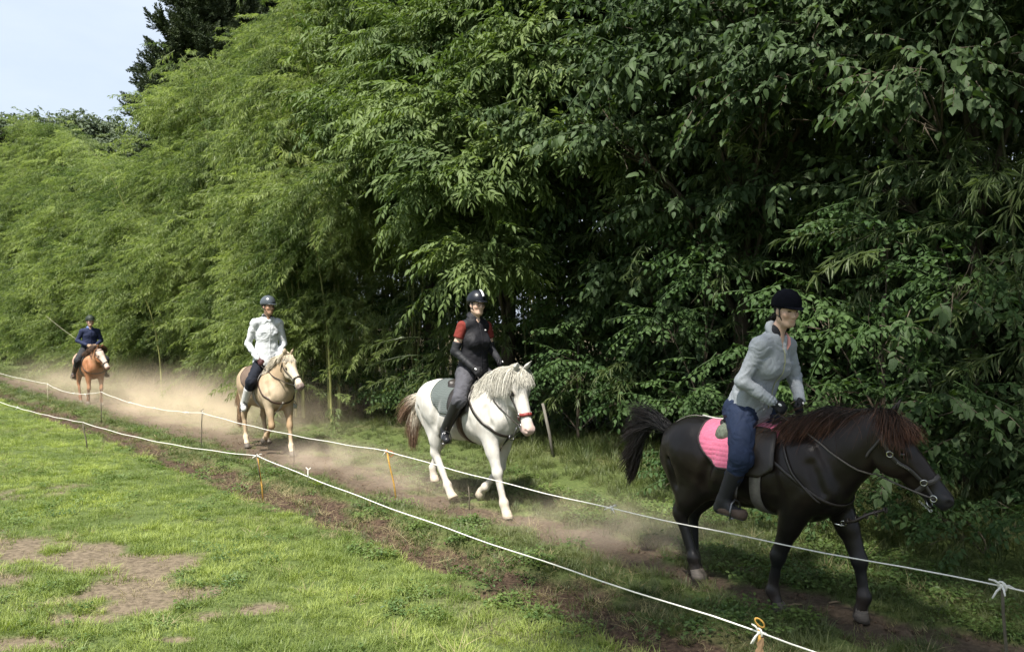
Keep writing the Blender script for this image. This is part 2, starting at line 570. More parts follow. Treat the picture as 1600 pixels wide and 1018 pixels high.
me = mesh_np('ground', GV, GF)
trk, fur, pat, dry = soil_parts(GN_, GS_)
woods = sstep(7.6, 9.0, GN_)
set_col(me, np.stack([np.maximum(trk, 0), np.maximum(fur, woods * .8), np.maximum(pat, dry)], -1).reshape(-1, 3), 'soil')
m, n, l, b = new_mat('earth_and_turf')
at = n.new('ShaderNodeAttribute'); at.attribute_name = 'soil'
sp = n.new('ShaderNodeSeparateColor'); l.new(at.outputs['Color'], sp.inputs[0])
ge = n.new('ShaderNodeNewGeometry')
def nnoise(scale, det=6, rough=.6):
    z = n.new('ShaderNodeTexNoise'); z.inputs['Scale'].default_value = scale; z.inputs['Detail'].default_value = det; z.inputs['Roughness'].default_value = rough
    l.new(ge.outputs['Position'], z.inputs['Vector']); return z
def ramp(fac, c1, c2, lo=.3, hi=.7):
    r = n.new('ShaderNodeValToRGB'); r.color_ramp.elements[0].position = lo; r.color_ramp.elements[1].position = hi
    r.color_ramp.elements[0].color = (*c1, 1); r.color_ramp.elements[1].color = (*c2, 1); l.new(fac, r.inputs[0]); return r.outputs[0]
def mixc(f, a, b2):
    x = n.new('ShaderNodeMix'); x.data_type = 'RGBA'; l.new(f, x.inputs[0]); l.new(a, x.inputs[6]); l.new(b2, x.inputs[7]); return x.outputs[2]
nf = nnoise(26); ng = nnoise(3.0); nm = nnoise(90, 3)
turf = ramp(nf.outputs[0], (.035, .055, .014), (.11, .14, .045))
trackc = ramp(nf.outputs[0], (.048, .035, .025), (.118, .088, .062))
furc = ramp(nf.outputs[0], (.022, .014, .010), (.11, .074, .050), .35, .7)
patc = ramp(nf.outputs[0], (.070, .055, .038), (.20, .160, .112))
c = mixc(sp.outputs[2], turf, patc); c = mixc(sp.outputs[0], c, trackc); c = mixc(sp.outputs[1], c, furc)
l.new(c, b.inputs['Base Color']); sock(b, 'Roughness', .95); sock(b, 'Specular IOR Level', .15)
bp = n.new('ShaderNodeBump'); bp.inputs['Strength'].default_value = .8; bp.inputs['Distance'].default_value = .02
l.new(nf.outputs[0], bp.inputs['Height'])
bp2 = n.new('ShaderNodeBump'); bp2.inputs['Strength'].default_value = .5; bp2.inputs['Distance'].default_value = .006
l.new(nm.outputs[0], bp2.inputs['Height']); l.new(bp.outputs[0], bp2.inputs['Normal']); l.new(bp2.outputs[0], b.inputs['Normal'])
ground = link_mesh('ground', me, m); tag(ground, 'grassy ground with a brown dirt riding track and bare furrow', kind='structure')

# ------------------------------------------------------------------ small ground plants
def blade(V, F, base, d, L, w, bend, rng, seg=3):
    """one grass blade, a tapering bent strip"""
    side = np.array([-d[1], d[0], 0.0]); side /= (np.linalg.norm(side) + 1e-9)
    k = len(V)
    for i in range(seg + 1):
        t = i / seg
        p = base + np.array([0, 0, 1.0]) * L * (t - bend * .35 * t * t) + np.array([d[0], d[1], 0]) * L * bend * t * t
        ww = w * (1 - t) ** .6
        if i < seg: V.append(p - side * ww); V.append(p + side * ww)
        else: V.append(p)
    for i in range(seg - 1): F.append((k + 2 * i, k + 2 * i + 1, k + 2 * i + 3)); F.append((k + 2 * i, k + 2 * i + 3, k + 2 * i + 2))
    F.append((k + 2 * seg - 2, k + 2 * seg - 1, k + 2 * seg))
def tuft_mesh(name, seed, nb, R, L0, L1, w, bend=(.3, 1.0), seg=2):
    r = np.random.default_rng(seed); V = []; F = []
    for _ in range(nb):
        a = r.uniform(0, 2 * math.pi); q = R * math.sqrt(r.uniform()); d = np.array([math.cos(a + r.normal() * .8), math.sin(a + r.normal() * .8)])
        blade(V, F, np.array([q * math.cos(a), q * math.sin(a), -.01]), d, r.uniform(L0, L1), w * r.uniform(.7, 1.2), r.uniform(*bend), r, seg)
    me = bpy.data.meshes.new(name); me.from_pydata([tuple(v) for v in V], [], F); return me
def leaf_shape(L, W, fold=.25, droop=.2, heart=0.0, seg=4):
    """pointed leaf along +x, folded on its midrib, drooping to the tip"""
    V = []; F = []
    ts = np.linspace(0, 1, seg + 1)
    for t in ts:
        w = W * (math.sin(math.pi * min(1, t ** (.8 - .25 * heart))) ** .8 if 0 < t < 1 else 0)
        if heart and t <= .26 and t > 0: w = W * (.80 + .2 * t)
        V.append((L * t, 0, -droop * L * t * t)); V.append((L * t - heart * .10 * L * (t < .3) * (t > 0), w, -droop * L * t * t + fold * w)); V.append((L * t - heart * .10 * L * (t < .3) * (t > 0), -w, -droop * L * t * t + fold * w))
    n_ = len(ts)
    for i in range(n_ - 1):
        a, b = 3 * i, 3 * i + 3
        if i == 0: F += [(0, b, b + 1), (0, b + 2, b)]
        elif i == n_ - 2: F += [(a, b, a + 1), (a, a + 2, b)]
        else: F += [(a, b, b + 1, a + 1), (a, a + 2, b + 2, b)]
    V = np.array(V)
    keep = sorted(set(i for f in F for i in f)); mp = {k: i for i, k in enumerate(keep)}
    return V[keep], [tuple(mp[i] for i in f) for f in F]
def rotm(yaw, pitch, roll):
    """x axis out along yaw, raised by pitch"""
    return np.array(Euler((roll, -pitch, yaw), 'XYZ').to_matrix())
def rosette_mesh(name, seed, nl, R, leafL, leafW, h):
    r = np.random.default_rng(seed); mb = MB()
    for _ in range(nl):
        a = r.uniform(0, 6.28); q = R * math.sqrt(r.uniform()); z = h * r.uniform(.3, 1)
        V, F = leaf_shape(leafL * r.uniform(.7, 1.2), leafW * r.uniform(.8, 1.2), .2, .3, seg=3)
        V = V @ rotm(r.uniform(0, 6.28), r.uniform(-.2, .6), r.normal() * .3).T + np.array([q * math.cos(a), q * math.sin(a), z])
        mb.add(V, F)
    return mesh_np(name, np.concatenate(mb.V), mb.F, False)

lawn_m = leaf_mat('lawn_grass', (.11, .16, .036), (.37, .43, .115), trans=.35, rough=.5, patch=.5, patch_scale=.9)
dryg_m = leaf_mat('dry_cut_grass', (.20, .17, .08), (.36, .31, .17), trans=.2, rough=.7, patch=.3, patch_scale=2)
weed_m = leaf_mat('low_weeds', (.06, .11, .03), (.16, .22, .06), trans=.35, rough=.5, patch=.4, patch_scale=1.3)
verge_m = leaf_mat('verge_grass', (.06, .088, .028), (.165, .185, .070), trans=.35, rough=.5, patch=.4, patch_scale=.8)
lawn_c = variants('lawn_tuft', [tuft_mesh('lawn_tuft', i, 34, .07, .025, .065, .0022) for i in range(5)], lawn_m)
long_c = variants('long_tuft', [tuft_mesh('long_tuft', 20 + i, 40, .09, .12, .34, .0035, (.4, 1.1), 4) for i in range(4)], verge_m)
mid_c = variants('verge_tuft', [tuft_mesh('verge_tuft', 50 + i, 34, .08, .05, .13, .003, (.4, 1.1), 3) for i in range(4)], verge_m)
clump_c = variants('lawn_clump', [tuft_mesh('lawn_clump', 80 + i, 46, .075, .05, .12, .0026, (.4, 1.2), 3) for i in range(4)], lawn_m)
dry_c = variants('dry_tuft', [tuft_mesh('dry_tuft', 40 + i, 22, .09, .03, .11, .0022, (1.0, 2.2), 3) for i in range(4)], dryg_m)
weed_c = variants('weed_rosette', [rosette_mesh('weed_rosette', 60 + i, 30, .09, .028, .009, .055) for i in range(4)], weed_m)

def in_view(n, s, margin=1.12):
    x = n * NX + s * UX; y = n * NY + s * UY
    return (y > 3.6) & (np.abs(x) < y * .615 * margin + .4)
def spread(nlo, nhi, slo, shi, dens, seed):
    """random points, thinned with distance from the camera: dens(d) per square metre"""
    r = np.random.default_rng(seed); D = dens(0.0 + 4.5)
    out = []
    for a in np.arange(slo, shi, 2.0):
        k = int((nhi - nlo) * 2.0 * D)
        n_ = r.uniform(nlo, nhi, k); s_ = r.uniform(a, a + 2.0, k)
        y = n_ * NY + s_ * UY
        ok = in_view(n_, s_) & (r.uniform(size=k) < dens(np.maximum(y, 4.5)) / D)
        out.append(np.stack([n_[ok], s_[ok]], 1))
    return np.concatenate(out), r
def place(name, pts, r, coll, sc, tilt=.15, label=None, zoff=0.0, hl=None):
    n_, s_ = pts[:, 0], pts[:, 1]
    z = ground_z(n_, s_) + zoff
    P = np.stack([n_ * NX + s_ * UX, n_ * NY + s_ * UY, z], 1)
    R = np.stack([r.normal(size=len(P)) * tilt, r.normal(size=len(P)) * tilt, r.uniform(0, 6.28, len(P))], 1)
    o = scatter(name, P, R, sc, coll)
    tag(o, label, 'plants', kind='stuff')
    return o
if 'nograss' not in DBG:
    # lawn
    P, r = spread(-9, 4.25, -62, 2, lambda d: 230 * np.minimum(1, (7.5 / d)) ** 1.35, 1)
    t_, f_, p_, d_ = soil_parts(P[:, 0], P[:, 1])
    x = P[:, 0] * NX + P[:, 1] * UX; y = P[:, 0] * NY + P[:, 1] * UY
    thin = sstep(.25, .6, fbm(x * 1.5, y * 1.5, 0, 90))
    keep = r.uniform(size=len(P)) < (1 - .985 * np.clip(p_, 0, 1) ** 1.6) * (1 - f_ * .97) * (1 - d_) * (.45 + .55 * thin) * sstep(4.15, 3.75, P[:, 0] + (fbm(P[:, 1] * 2, 0, 0, 5) - .5) * .4)
    P = P[keep]; d = (P[:, 0] * NY + P[:, 1] * UY)
    hh = .75 + .7 * fbm(P[:, 0] * 1.1, P[:, 1] * 1.1, 0, 14)
    place('lawn_grass', P, r, lawn_c, hh * r.uniform(.75, 1.2, len(P)) * (1 + .6 * sstep(8, 30, d)), .12, 'short bright green lawn grass in front of the ropes')
    P, r = spread(-9, 3.9, -30, 2, lambda d: 42 * np.minimum(1, (7.5 / d)) ** 1.5, 12)
    t_, f_, p_, d_ = soil_parts(P[:, 0], P[:, 1])
    keep = r.uniform(size=len(P)) < (1 - p_ * .88) * sstep(.42, .66, fbm(P[:, 0] * 1.7, P[:, 1] * 1.7, 0, 97) + .04)
    place('grass_clumps', P[keep], r, clump_c, r.uniform(.55, 1.15, keep.sum()), .2, 'taller clumps of grass scattered through the lawn')
    # strip between the ropes
    P, r = spread(4.0, 7.0, -62, 2, lambda d: 170 * np.minimum(1, (7.5 / d)) ** 1.3, 2)
    t_, f_, p_, d_ = soil_parts(P[:, 0], P[:, 1])
    keep = r.uniform(size=len(P)) < (1 - t_ * .95) * (1 - f_ * .86) * sstep(.2, .45, fbm(P[:, 0] * 1.8, P[:, 1] * 1.8, 0, 92) + .1)
    P = P[keep]; d = (P[:, 0] * NY + P[:, 1] * UY)
    place('verge_grass', P, r, mid_c, r.uniform(.5, 1.05, len(P)) * (1 + .5 * sstep(8, 30, d)), .2, 'patchy low grass on both sides of the dirt track')
    P, r = spread(3.7, 7.2, -40, 2, lambda d: 75 * np.minimum(1, (7.5 / d)) ** 1.6, 3)
    t_, f_, p_, d_ = soil_parts(P[:, 0], P[:, 1])
    keep = r.uniform(size=len(P)) < (1 - t_) * (1 - f_ * .85) * sstep(.42, .6, fbm(P[:, 0] * 2.2, P[:, 1] * 1.5, 0, 93))
    place('low_weeds', P[keep], r, weed_c, r.uniform(.7, 1.5, keep.sum()), .15, 'small leafy weeds in the strip between the ropes')
    P, r = spread(-3, 3.7, -14, 2, lambda d: 30 * np.minimum(1, (7.5 / d)) ** 1.6, 8)
    t_, f_, p_, d_ = soil_parts(P[:, 0], P[:, 1])
    keep = r.uniform(size=len(P)) < (1 - p_) * sstep(.5, .62, fbm(P[:, 0] * 1.2, P[:, 1] * 1.2, 0, 95))
    place('clover', P[keep], r, weed_c, r.uniform(.6, 1.1, keep.sum()), .15, 'patches of clover in the shaded lawn')
    # dry clippings
    P, r = spread(-3, 7.0, -45, 2, lambda d: 85 * np.minimum(1, (7.5 / d)) ** 1.5, 4)
    t_, f_, p_, d_ = soil_parts(P[:, 0], P[:, 1])
    near = np.exp(-((P[:, 0] - 4.35) / .42) ** 2) * .9 + .45 * np.exp(-((P[:, 0] - 6.4) / .5) ** 2) + .16 * p_ + .05 + .10 * sstep(.9, .1, np.abs(P[:, 0] - 5.5)) + d_ * .8
    keep = r.uniform(size=len(P)) < near * sstep(.3, .6, fbm(P[:, 0] * 2.5, P[:, 1] * 2.5, 0, 94) + .05)
    place('dry_clippings', P[keep], r, dry_c, r.uniform(.5, 1.1, keep.sum()), .5, 'yellowed grass clippings along the bare furrow', zoff=-.005)
    # loose clods of soil
    def clod(seed):
        r = np.random.default_rng(seed); mb = MB(); mb.ball((0, 0, 0), (.02, .016, .012), 7, 5); V = np.concatenate(mb.V); V = V * (1 + .5 * (r.uniform(size=(len(V), 1)) - .5)); return mesh_np('clod', V, mb.F, False)
    soil_m = mat('loose_soil', (.10, .07, .048), .95, .1, var=.4, vscale=40, bump=.6, bscale=120)
    clod_c = variants('clod', [clod(i) for i in range(4)], soil_m)
    P, r = spread(3.6, 6.4, -30, 2, lambda d: 240 * np.minimum(1, (7 / d)) ** 1.8, 21)
    t_, f_, p_, d_ = soil_parts(P[:, 0], P[:, 1])
    keep = r.uniform(size=len(P)) < np.clip(t_ * .8 + f_, 0, 1) * sstep(.35, .6, fbm(P[:, 0] * 3, P[:, 1] * 3, 0, 98) + .05)
    place('soil_clods', P[keep], r, clod_c, r.uniform(.15, 1.1, keep.sum()) ** 1.5, 1.5, 'loose crumbs of brown soil on the track and in the furrow', zoff=.002)
    # tall verge at the foot of the woods
    P, r = spread(6.4, 9.6, -64, 2, lambda d: 62 * np.minimum(1, (8 / d)) ** 1.0, 5)
    keep = r.uniform(size=len(P)) < sstep(6.3, 7.0, P[:, 0] + (fbm(P[:, 1] * .9, 0, 0, 55) - .5) * .9)
    P = P[keep]
    near = sstep(-14, -5, P[:, 1])
    place('tall_grass', P, r, long_c, (.32 + .75 * sstep(6.5, 8.3, P[:, 0])) * r.uniform(.55, 1.15, len(P)) * (.62 + .45 * near), .2, 'tall unmown grass at the foot of the woods')
# ------------------------------------------------------------------ leafy sprays
def spray_bamboo(name, seed, L=.75, ntw=13):
    r = np.random.default_rng(seed); mb = MB()
    def stem(t): return np.array([L * t, .03 * math.sin(3 * t), -.28 * L * t * t])
    for i in range(ntw):
        t = (i + .6) / ntw
        p0 = stem(t); side = 1 if i % 2 else -1
        yaw = side * r.uniform(.3, 1.1) * (1 - .5 * t); tl = r.uniform(.06, .16) * (1.2 - .6 * t)
        d = rotm(yaw, r.uniform(-.5, .25), 0)[:, 0]
        p1 = p0 + d * tl
        nl = r.integers(4, 8)
        for j in range(nl):
            q = p0 + (p1 - p0) * (.3 + .7 * j / nl)
            LL = r.uniform(.085, .15); W = LL * r.uniform(.05, .075)
            R_ = rotm(yaw + r.uniform(-.7, .7), r.uniform(-1.15, .1), r.normal() * .5)
            dr = r.uniform(.1, .35)
            V = np.array([(0, 0, 0), (.42 * LL, W, .25 * W - dr * .1 * LL), (LL, 0, -dr * LL), (.42 * LL, -W, .25 * W - dr * .1 * LL)])
            mb.add(V @ R_.T + q, [(0, 1, 2), (0, 2, 3)])
    ts = np.linspace(0, 1, 5)
    mb.tube([stem(t) for t in ts], [.004, .0035, .003, .002, .001], 3, False)
    return mesh_np(name, np.concatenate(mb.V), mb.F, False)
def spray_pinnate(name, seed, L=.55):
    r = np.random.default_rng(seed); mb = MB()
    stem = lambda t: np.array([L * t, 0, -.15 * L * t * t])
    mb.tube([stem(t) for t in (0, .33, .66, 1)], [.005, .004, .003, .002], 3, False)
    for i in range(8):
        t = .12 + .88 * i / 7; p0 = stem(t); side = 1 if i % 2 else -1
        yaw = side * (r.uniform(.5, 1.3) if i < 7 else .1)
        LL = r.uniform(.24, .36); droop = r.uniform(.25, .7)
        R0 = rotm(yaw, r.uniform(-.35, .3), r.normal() * .4)
        ra = lambda u: R0 @ np.array([LL * u, 0, -droop * LL * u * u]) + p0
        for j in range(9):
            u = .22 + .78 * (j // 2) / 4.0
            sd = (1 if j % 2 else -1) if j < 8 else 0
            V, F = leaf_shape(r.uniform(.095, .140), r.uniform(.015, .021), .3, r.uniform(.1, .4), seg=3)
            Rl = R0 @ rotm(sd * r.uniform(.6, .95), -.2 - droop * u * 1.2 + r.normal() * .15, r.normal() * .3)
            mb.add(V @ Rl.T + ra(min(u, 1)), F)
    return mesh_np(name, np.concatenate(mb.V), mb.F, False)
def spray_broad(name, seed, L=.55, leafL=.125, leafW=.038, nl=13, heart=1.0, down=.75):
    r = np.random.default_rng(seed); mb = MB()
    stem = lambda t: np.array([L * t, .02 * math.sin(5 * t), -.18 * L * t * t])
    mb.tube([stem(t) for t in (0, .33, .66, 1)], [.005, .004, .003, .0015], 3, False)
    for i in range(nl):
        t = .12 + .88 * i / (nl - 1); p0 = stem(t); side = 1 if i % 2 else -1
        yaw = side * r.uniform(.5, 1.4) if i < nl - 1 else 0
        R_ = rotm(yaw, -r.uniform(.15, down * 1.5), r.normal() * .45)
        s = r.uniform(.65, 1.2) * (1 - .3 * t)
        V, F = leaf_shape(leafL * s, leafW * s, .22, r.uniform(.1, .35), heart, seg=4)
        q = p0 + R_[:, 0] * .025
        mb.add(V @ R_.T + q, F)
    return mesh_np(name, np.concatenate(mb.V), mb.F, False)
def spray_conifer(name, seed, L=.7):
    r = np.random.default_rng(seed); mb = MB()
    for i in range(40):
        t = i / 39; p0 = np.array([L * t, 0, .05 * t]); side = 1 if i % 2 else -1
        l2 = .28 * (1 - .6 * t)
        R_ = rotm(side * r.uniform(.5, 1.0), r.uniform(-.7, .8), r.normal() * .5)
        V = np.array([(0, 0, 0), (.4 * l2, .035, .02), (l2, 0, .05), (.4 * l2, -.035, .02), (.5 * l2, 0, .05)])
        mb.add(V @ R_.T + p0, [(0, 1, 4), (1, 2, 4), (2, 3, 4), (3, 0, 4)])
    return mesh_np(name, np.concatenate(mb.V), mb.F, False)

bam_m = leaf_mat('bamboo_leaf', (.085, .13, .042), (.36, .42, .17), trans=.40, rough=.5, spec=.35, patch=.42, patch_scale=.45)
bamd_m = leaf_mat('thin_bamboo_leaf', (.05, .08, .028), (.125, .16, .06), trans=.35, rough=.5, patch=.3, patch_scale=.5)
ash_m = leaf_mat('pinnate_leaf', (.060, .098, .030), (.17, .225, .075), trans=.32, rough=.6, spec=.25, patch=.25, patch_scale=.6)
brd_m = leaf_mat('broad_leaf', (.030, .056, .020), (.078, .118, .048), trans=.28, rough=.6, spec=.22, patch=.25, patch_scale=.6)
shr_m = leaf_mat('shrub_leaf', (.028, .060, .018), (.075, .125, .040), trans=.3, rough=.6, spec=.2, patch=.3, patch_scale=.8)
con_m = leaf_mat('cedar_needles', (.028, .045, .018), (.055, .075, .030), trans=.1, rough=.7, patch=.3, patch_scale=.3)
cover_m = leaf_mat('overhead_leaf', (.03, .07, .02), (.06, .12, .03), trans=.2, rough=.5)
bark_m = mat('dark_bark', (.075, .062, .045), .9, .2, var=.4, vscale=8, bump=.6, bscale=40, stretch=(1, 1, .25))
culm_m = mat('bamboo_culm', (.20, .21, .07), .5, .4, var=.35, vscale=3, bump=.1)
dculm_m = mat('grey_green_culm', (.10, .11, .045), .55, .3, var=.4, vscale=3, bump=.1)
bam_c = variants('bamboo_spray', [spray_bamboo('bamboo_spray', 100 + i) for i in range(6)], bam_m)
bamd_c = variants('thin_bamboo_spray', [spray_bamboo('thin_bamboo_spray', 130 + i, .6, 9) for i in range(4)], bamd_m)
ash_c = variants('pinnate_spray', [spray_pinnate('pinnate_spray', 150 + i) for i in range(5)], ash_m)
brd_c = variants('broad_spray', [spray_broad('broad_spray', 170 + i) for i in range(5)], brd_m)
shr_c = variants('shrub_spray', [spray_broad('shrub_spray', 190 + i, .38, .075, .024, 12, .6, .6) for i in range(5)], shr_m)
con_c = variants('cedar_spray', [spray_conifer('cedar_spray', 210 + i) for i in range(3)], con_m)
cov_c = variants('overhead_spray', [spray_broad('overhead_spray', 230 + i, .9, .30, .10, 10, .3, .4) for i in range(3)], cover_m)

def bez(p0, p1, p2, t): return (1 - t) ** 2 * p0 + 2 * t * (1 - t) * p1 + t * t * p2

def bamboo(n, s, height, nculm, seed, label, coll=None, cm=None, rad=1.1, lean=2.2, low=.03, dens=1.0, group='bamboo clumps of the grove', sz=1.0, step=.27, front=False, plumes=40):
    coll = coll or bam_c; cm = cm or culm_m
    r = np.random.default_rng(seed)
    base = np.array(ns(n, s, float(ground_z(np.array([n]), np.array([s]))[0]) - .05))
    root = empty('bamboo', base, 0, label, 'bamboo', group)
    P = []; R = []; S = []
    for c in range(nculm):
        a = r.uniform(0, 6.28); q = rad * math.sqrt(r.uniform())
        b0 = np.array([q * math.cos(a), q * math.sin(a), 0.0])
        u = r.uniform(.22, 1.0) if front else r.uniform(.6, 1.0)
        h = height * u
        if front: b0 = b0 - np.array([NX, NY, 0]) * 1.5 * (1 - u) ** 1.3
        # culms lean out of the clump, most of them to the light over the track
        la = math.atan2(-NY, -NX) + r.normal() * 1.2
        ld = lean * r.uniform(.3, 1.25) * (u if front else 1)
        tip = b0 + np.array([math.cos(la) * ld, math.sin(la) * ld, h * .93]); mid = b0 + np.array([math.cos(la) * ld * .08, math.sin(la) * ld * .08, h * .70])
        ts = np.linspace(0, 1, 9)
        mb = MB(); mb.tube([bez(b0, mid, tip, t) for t in ts], [.028 * (1 - .85 * t) * (height / 10) ** .5 for t in ts], 5, False)
        mb.build('culm', cm, root)
        k = int(h / step)
        for i in range(k):
            t = low + (1 - low) * (i + r.uniform()) / k
            if front and u > .6 and t < .22 and r.uniform() < .7: continue
            p = bez(b0, mid, tip, t)
            for _ in range(2 if r.uniform() < .55 * dens else 1):
                if r.uniform() > dens * 1.3: continue
                yaw = r.uniform(0, 6.28) if r.uniform() < .55 else math.atan2(-NY, -NX) + r.normal() * .8
                bl = r.uniform(.1, 1.0) * (1.15 - .7 * t) * 1.15
                pit = r.uniform(-.1, .7)
                g_ = float(vnoise((base[0] + p[0]) * .62, (base[1] + p[1]) * .62, p[2] * .75, 17)); g2 = float(vnoise((base[0] + p[0]) * 1.6, (base[1] + p[1]) * 1.6, p[2] * 1.9, 18))
                if g_ * .65 + g2 * .35 < .455 and r.uniform() < .88: continue
                bl *= .35 + 1.6 * g_ ** 1.3
                e = p + np.array([math.cos(yaw) * math.cos(pit), math.sin(yaw) * math.cos(pit), math.sin(pit)]) * bl
                P.append(e); R.append((r.normal() * .3, r.uniform(.0, .9) - .25, yaw + r.normal() * .3)); S.append(r.uniform(.75, 1.25) * sz)
    if front:
        for c in range(int(plumes)):
            z = height * (r.uniform(.04, 1.0) ** .9); ds = r.uniform(-2.4, 2.4)
            prof = -1.1 - .9 * math.sin(math.pi * min(1, z / height * .8 + .1)) + .9 * (z / height) ** 2 * 2.2
            dn = prof + r.normal() * .45; rr = r.uniform(.55, 1.15) * (.8 if z < 1.5 else 1)
            c0 = np.array([dn * NX + ds * UX, dn * NY + ds * UY, z])
            k = int(95 * rr * rr)
            v = r.normal(size=(k, 3)) + np.array([-NX, -NY, .55]) * .8; v /= np.linalg.norm(v, axis=1)[:, None]
            q = c0 + v * (rr * r.uniform(.35, 1.05, k) * r.uniform(.8, 1.15, k))[:, None] * np.array([1.15, 1.15, .62])
            for a_, b_ in zip(q, v):
                if a_[2] < .1: continue
                P.append(a_); R.append((r.normal() * .3, .30 + r.normal() * .3 - b_[2] * .3, math.atan2(b_[1], b_[0]) + r.normal() * .5)); S.append(r.uniform(.65, 1.1) * sz)
    o = scatter('crown', np.array(P), np.array(R), np.array(S), coll, root)
    o['kind'] = 'stuff'
    return root

def tree(name, n, s, trunk_h, trunk_r, lobes, coll, label, cat='tree', group=None, per=150, seed=0, size=(.8, 1.3), bm=None, leaves=None, hang=.25, lsz=None, world=None):
    """trunk, limbs reaching into each lobe (dx, dy, z, radius) of the crown, sprays in the outer part of each lobe"""
    r = np.random.default_rng(seed); bm = bm or bark_m
    if world is not None: base = np.array(world)
    else: base = np.array(ns(n, s, float(ground_z(np.array([n]), np.array([s]))[0]) - .05))
    root = empty(name, base, 0, label, cat, group)
    mb = MB()
    top = np.array([r.normal() * .2, r.normal() * .2, trunk_h])
    mid = np.array([r.normal() * .15, r.normal() * .15, trunk_h * .5])
    tp = lambda t: bez(np.zeros(3), mid, top, t)
    ts = np.linspace(0, 1, 8)
    mb.tube([tp(t) for t in ts], [trunk_r * (1.25 if t == 0 else 1 - .6 * t) for t in ts], 9, True)
    mb.build('trunk', bm, root)
    P = []; R = []; S = []
    lm = MB()
    for (dx, dy, z, rr) in lobes:
        c = np.array([dx, dy, z]); a = tp(min(.95, max(.15, (z - 1.0) / trunk_h * .75)))
        m_ = (a + c) / 2 + np.array([0, 0, .15 * np.linalg.norm(c - a)])
        q = [bez(a, m_, c, t) for t in np.linspace(0, 1, 6)]
        r0 = trunk_r * .42
        lm.tube(q, [r0 * (1 - .8 * t) for t in np.linspace(0, 1, 6)], 5, False)
        for k in range(7):
            v = r.normal(size=3); v /= np.linalg.norm(v)
            e = c + v * rr * .8
            lm.tube([c * .4 + q[3] * .6, (c + e) / 2 + r.normal(size=3) * .05 * rr, e], [r0 * .3, r0 * .2, .004], 4, False)
        k = int(per * rr * rr)
        v = r.normal(size=(k, 3)); v /= np.linalg.norm(v, axis=1)[:, None]
        v[:, 2] = np.where(v[:, 2] < -.35, -v[:, 2] * .5, v[:, 2])
        rad = rr * (r.uniform(size=k) ** .45)
        rad *= .72 + .5 * vnoise(v[:, 0] * 2.2 + dx, v[:, 1] * 2.2 + dy, v[:, 2] * 2.2 + z, seed)
        p = c + v * rad[:, None] * np.array([1.1, 1.1, .78])
        P.append(p)
        yaw = np.arctan2(v[:, 1], v[:, 0]) + r.normal(size=k) * .5
        R.append(np.stack([r.normal(size=k) * .3, hang + r.normal(size=k) * .35 - v[:, 2] * .35, yaw], 1))
        S.append(r.uniform(size[0], size[1], k))
    lm.build('limbs', bm, root)['kind'] = 'stuff'
    P = np.concatenate(P); R = np.concatenate(R); S = np.concatenate(S)
    if leaves:
        # the leaves nearest to the camera are objects of their own, on bare twigs
        mesh_l, lm_, cnt = leaves
        wp = P + base; d = np.linalg.norm(wp - np.array([0, 0, 2.0]), axis=1)
        vis = (np.abs(wp[:, 0]) < wp[:, 1] * .60) & (wp[:, 2] < 2 + wp[:, 1] * .38)
        d = np.where(vis, d, 99)
        order = np.argsort(d)[: max(1, cnt // 10)]
        tw = MB(); made = 0
        if len(mesh_l.materials) == 0: mesh_l.materials.append(lm_)
        for i in order:
            if d[i] > 50: break
            R_ = rotm(R[i][2], -R[i][1], 0); L = .5 * S[i]
            st = lambda t: P[i] + R_ @ np.array([L * t, 0, -.18 * L * t * t])
            tw.tube([st(0), st(.5), st(1)], [.006, .004, .002], 4, False)
            for j in range(10):
                if made >= cnt: break
                t = .15 + .85 * j / 9; yaw = R[i][2] + ((1 if j % 2 else -1) * r.uniform(.5, 1.4) if j < 9 else 0)
                o = bpy.data.objects.new('leaf', mesh_l); COL.objects.link(o); o.parent = root
                o.rotation_euler = (r.normal() * .45, r.uniform(.15, 1.1), yaw)
                o.location = st(t); k = S[i] * r.uniform(.7, 1.15) * (1 - .25 * t); o.scale = (k, k, k); made += 1
        tw.build('twigs', bm, root)['kind'] = 'stuff'
        keepm = np.ones(len(P), bool); keepm[order] = False
        P, R, S = P[keepm], R[keepm], S[keepm]
    if lsz is None:
        o = scatter('crown', P, R, S, coll, root); o['kind'] = 'stuff'
    return root

def lobes_of(r, k, cx, cy, z0, z1, spread_, rr):
    return [(cx + r.normal() * spread_, cy + r.normal() * spread_, r.uniform(z0, z1), r.uniform(*rr)) for _ in range(k)]

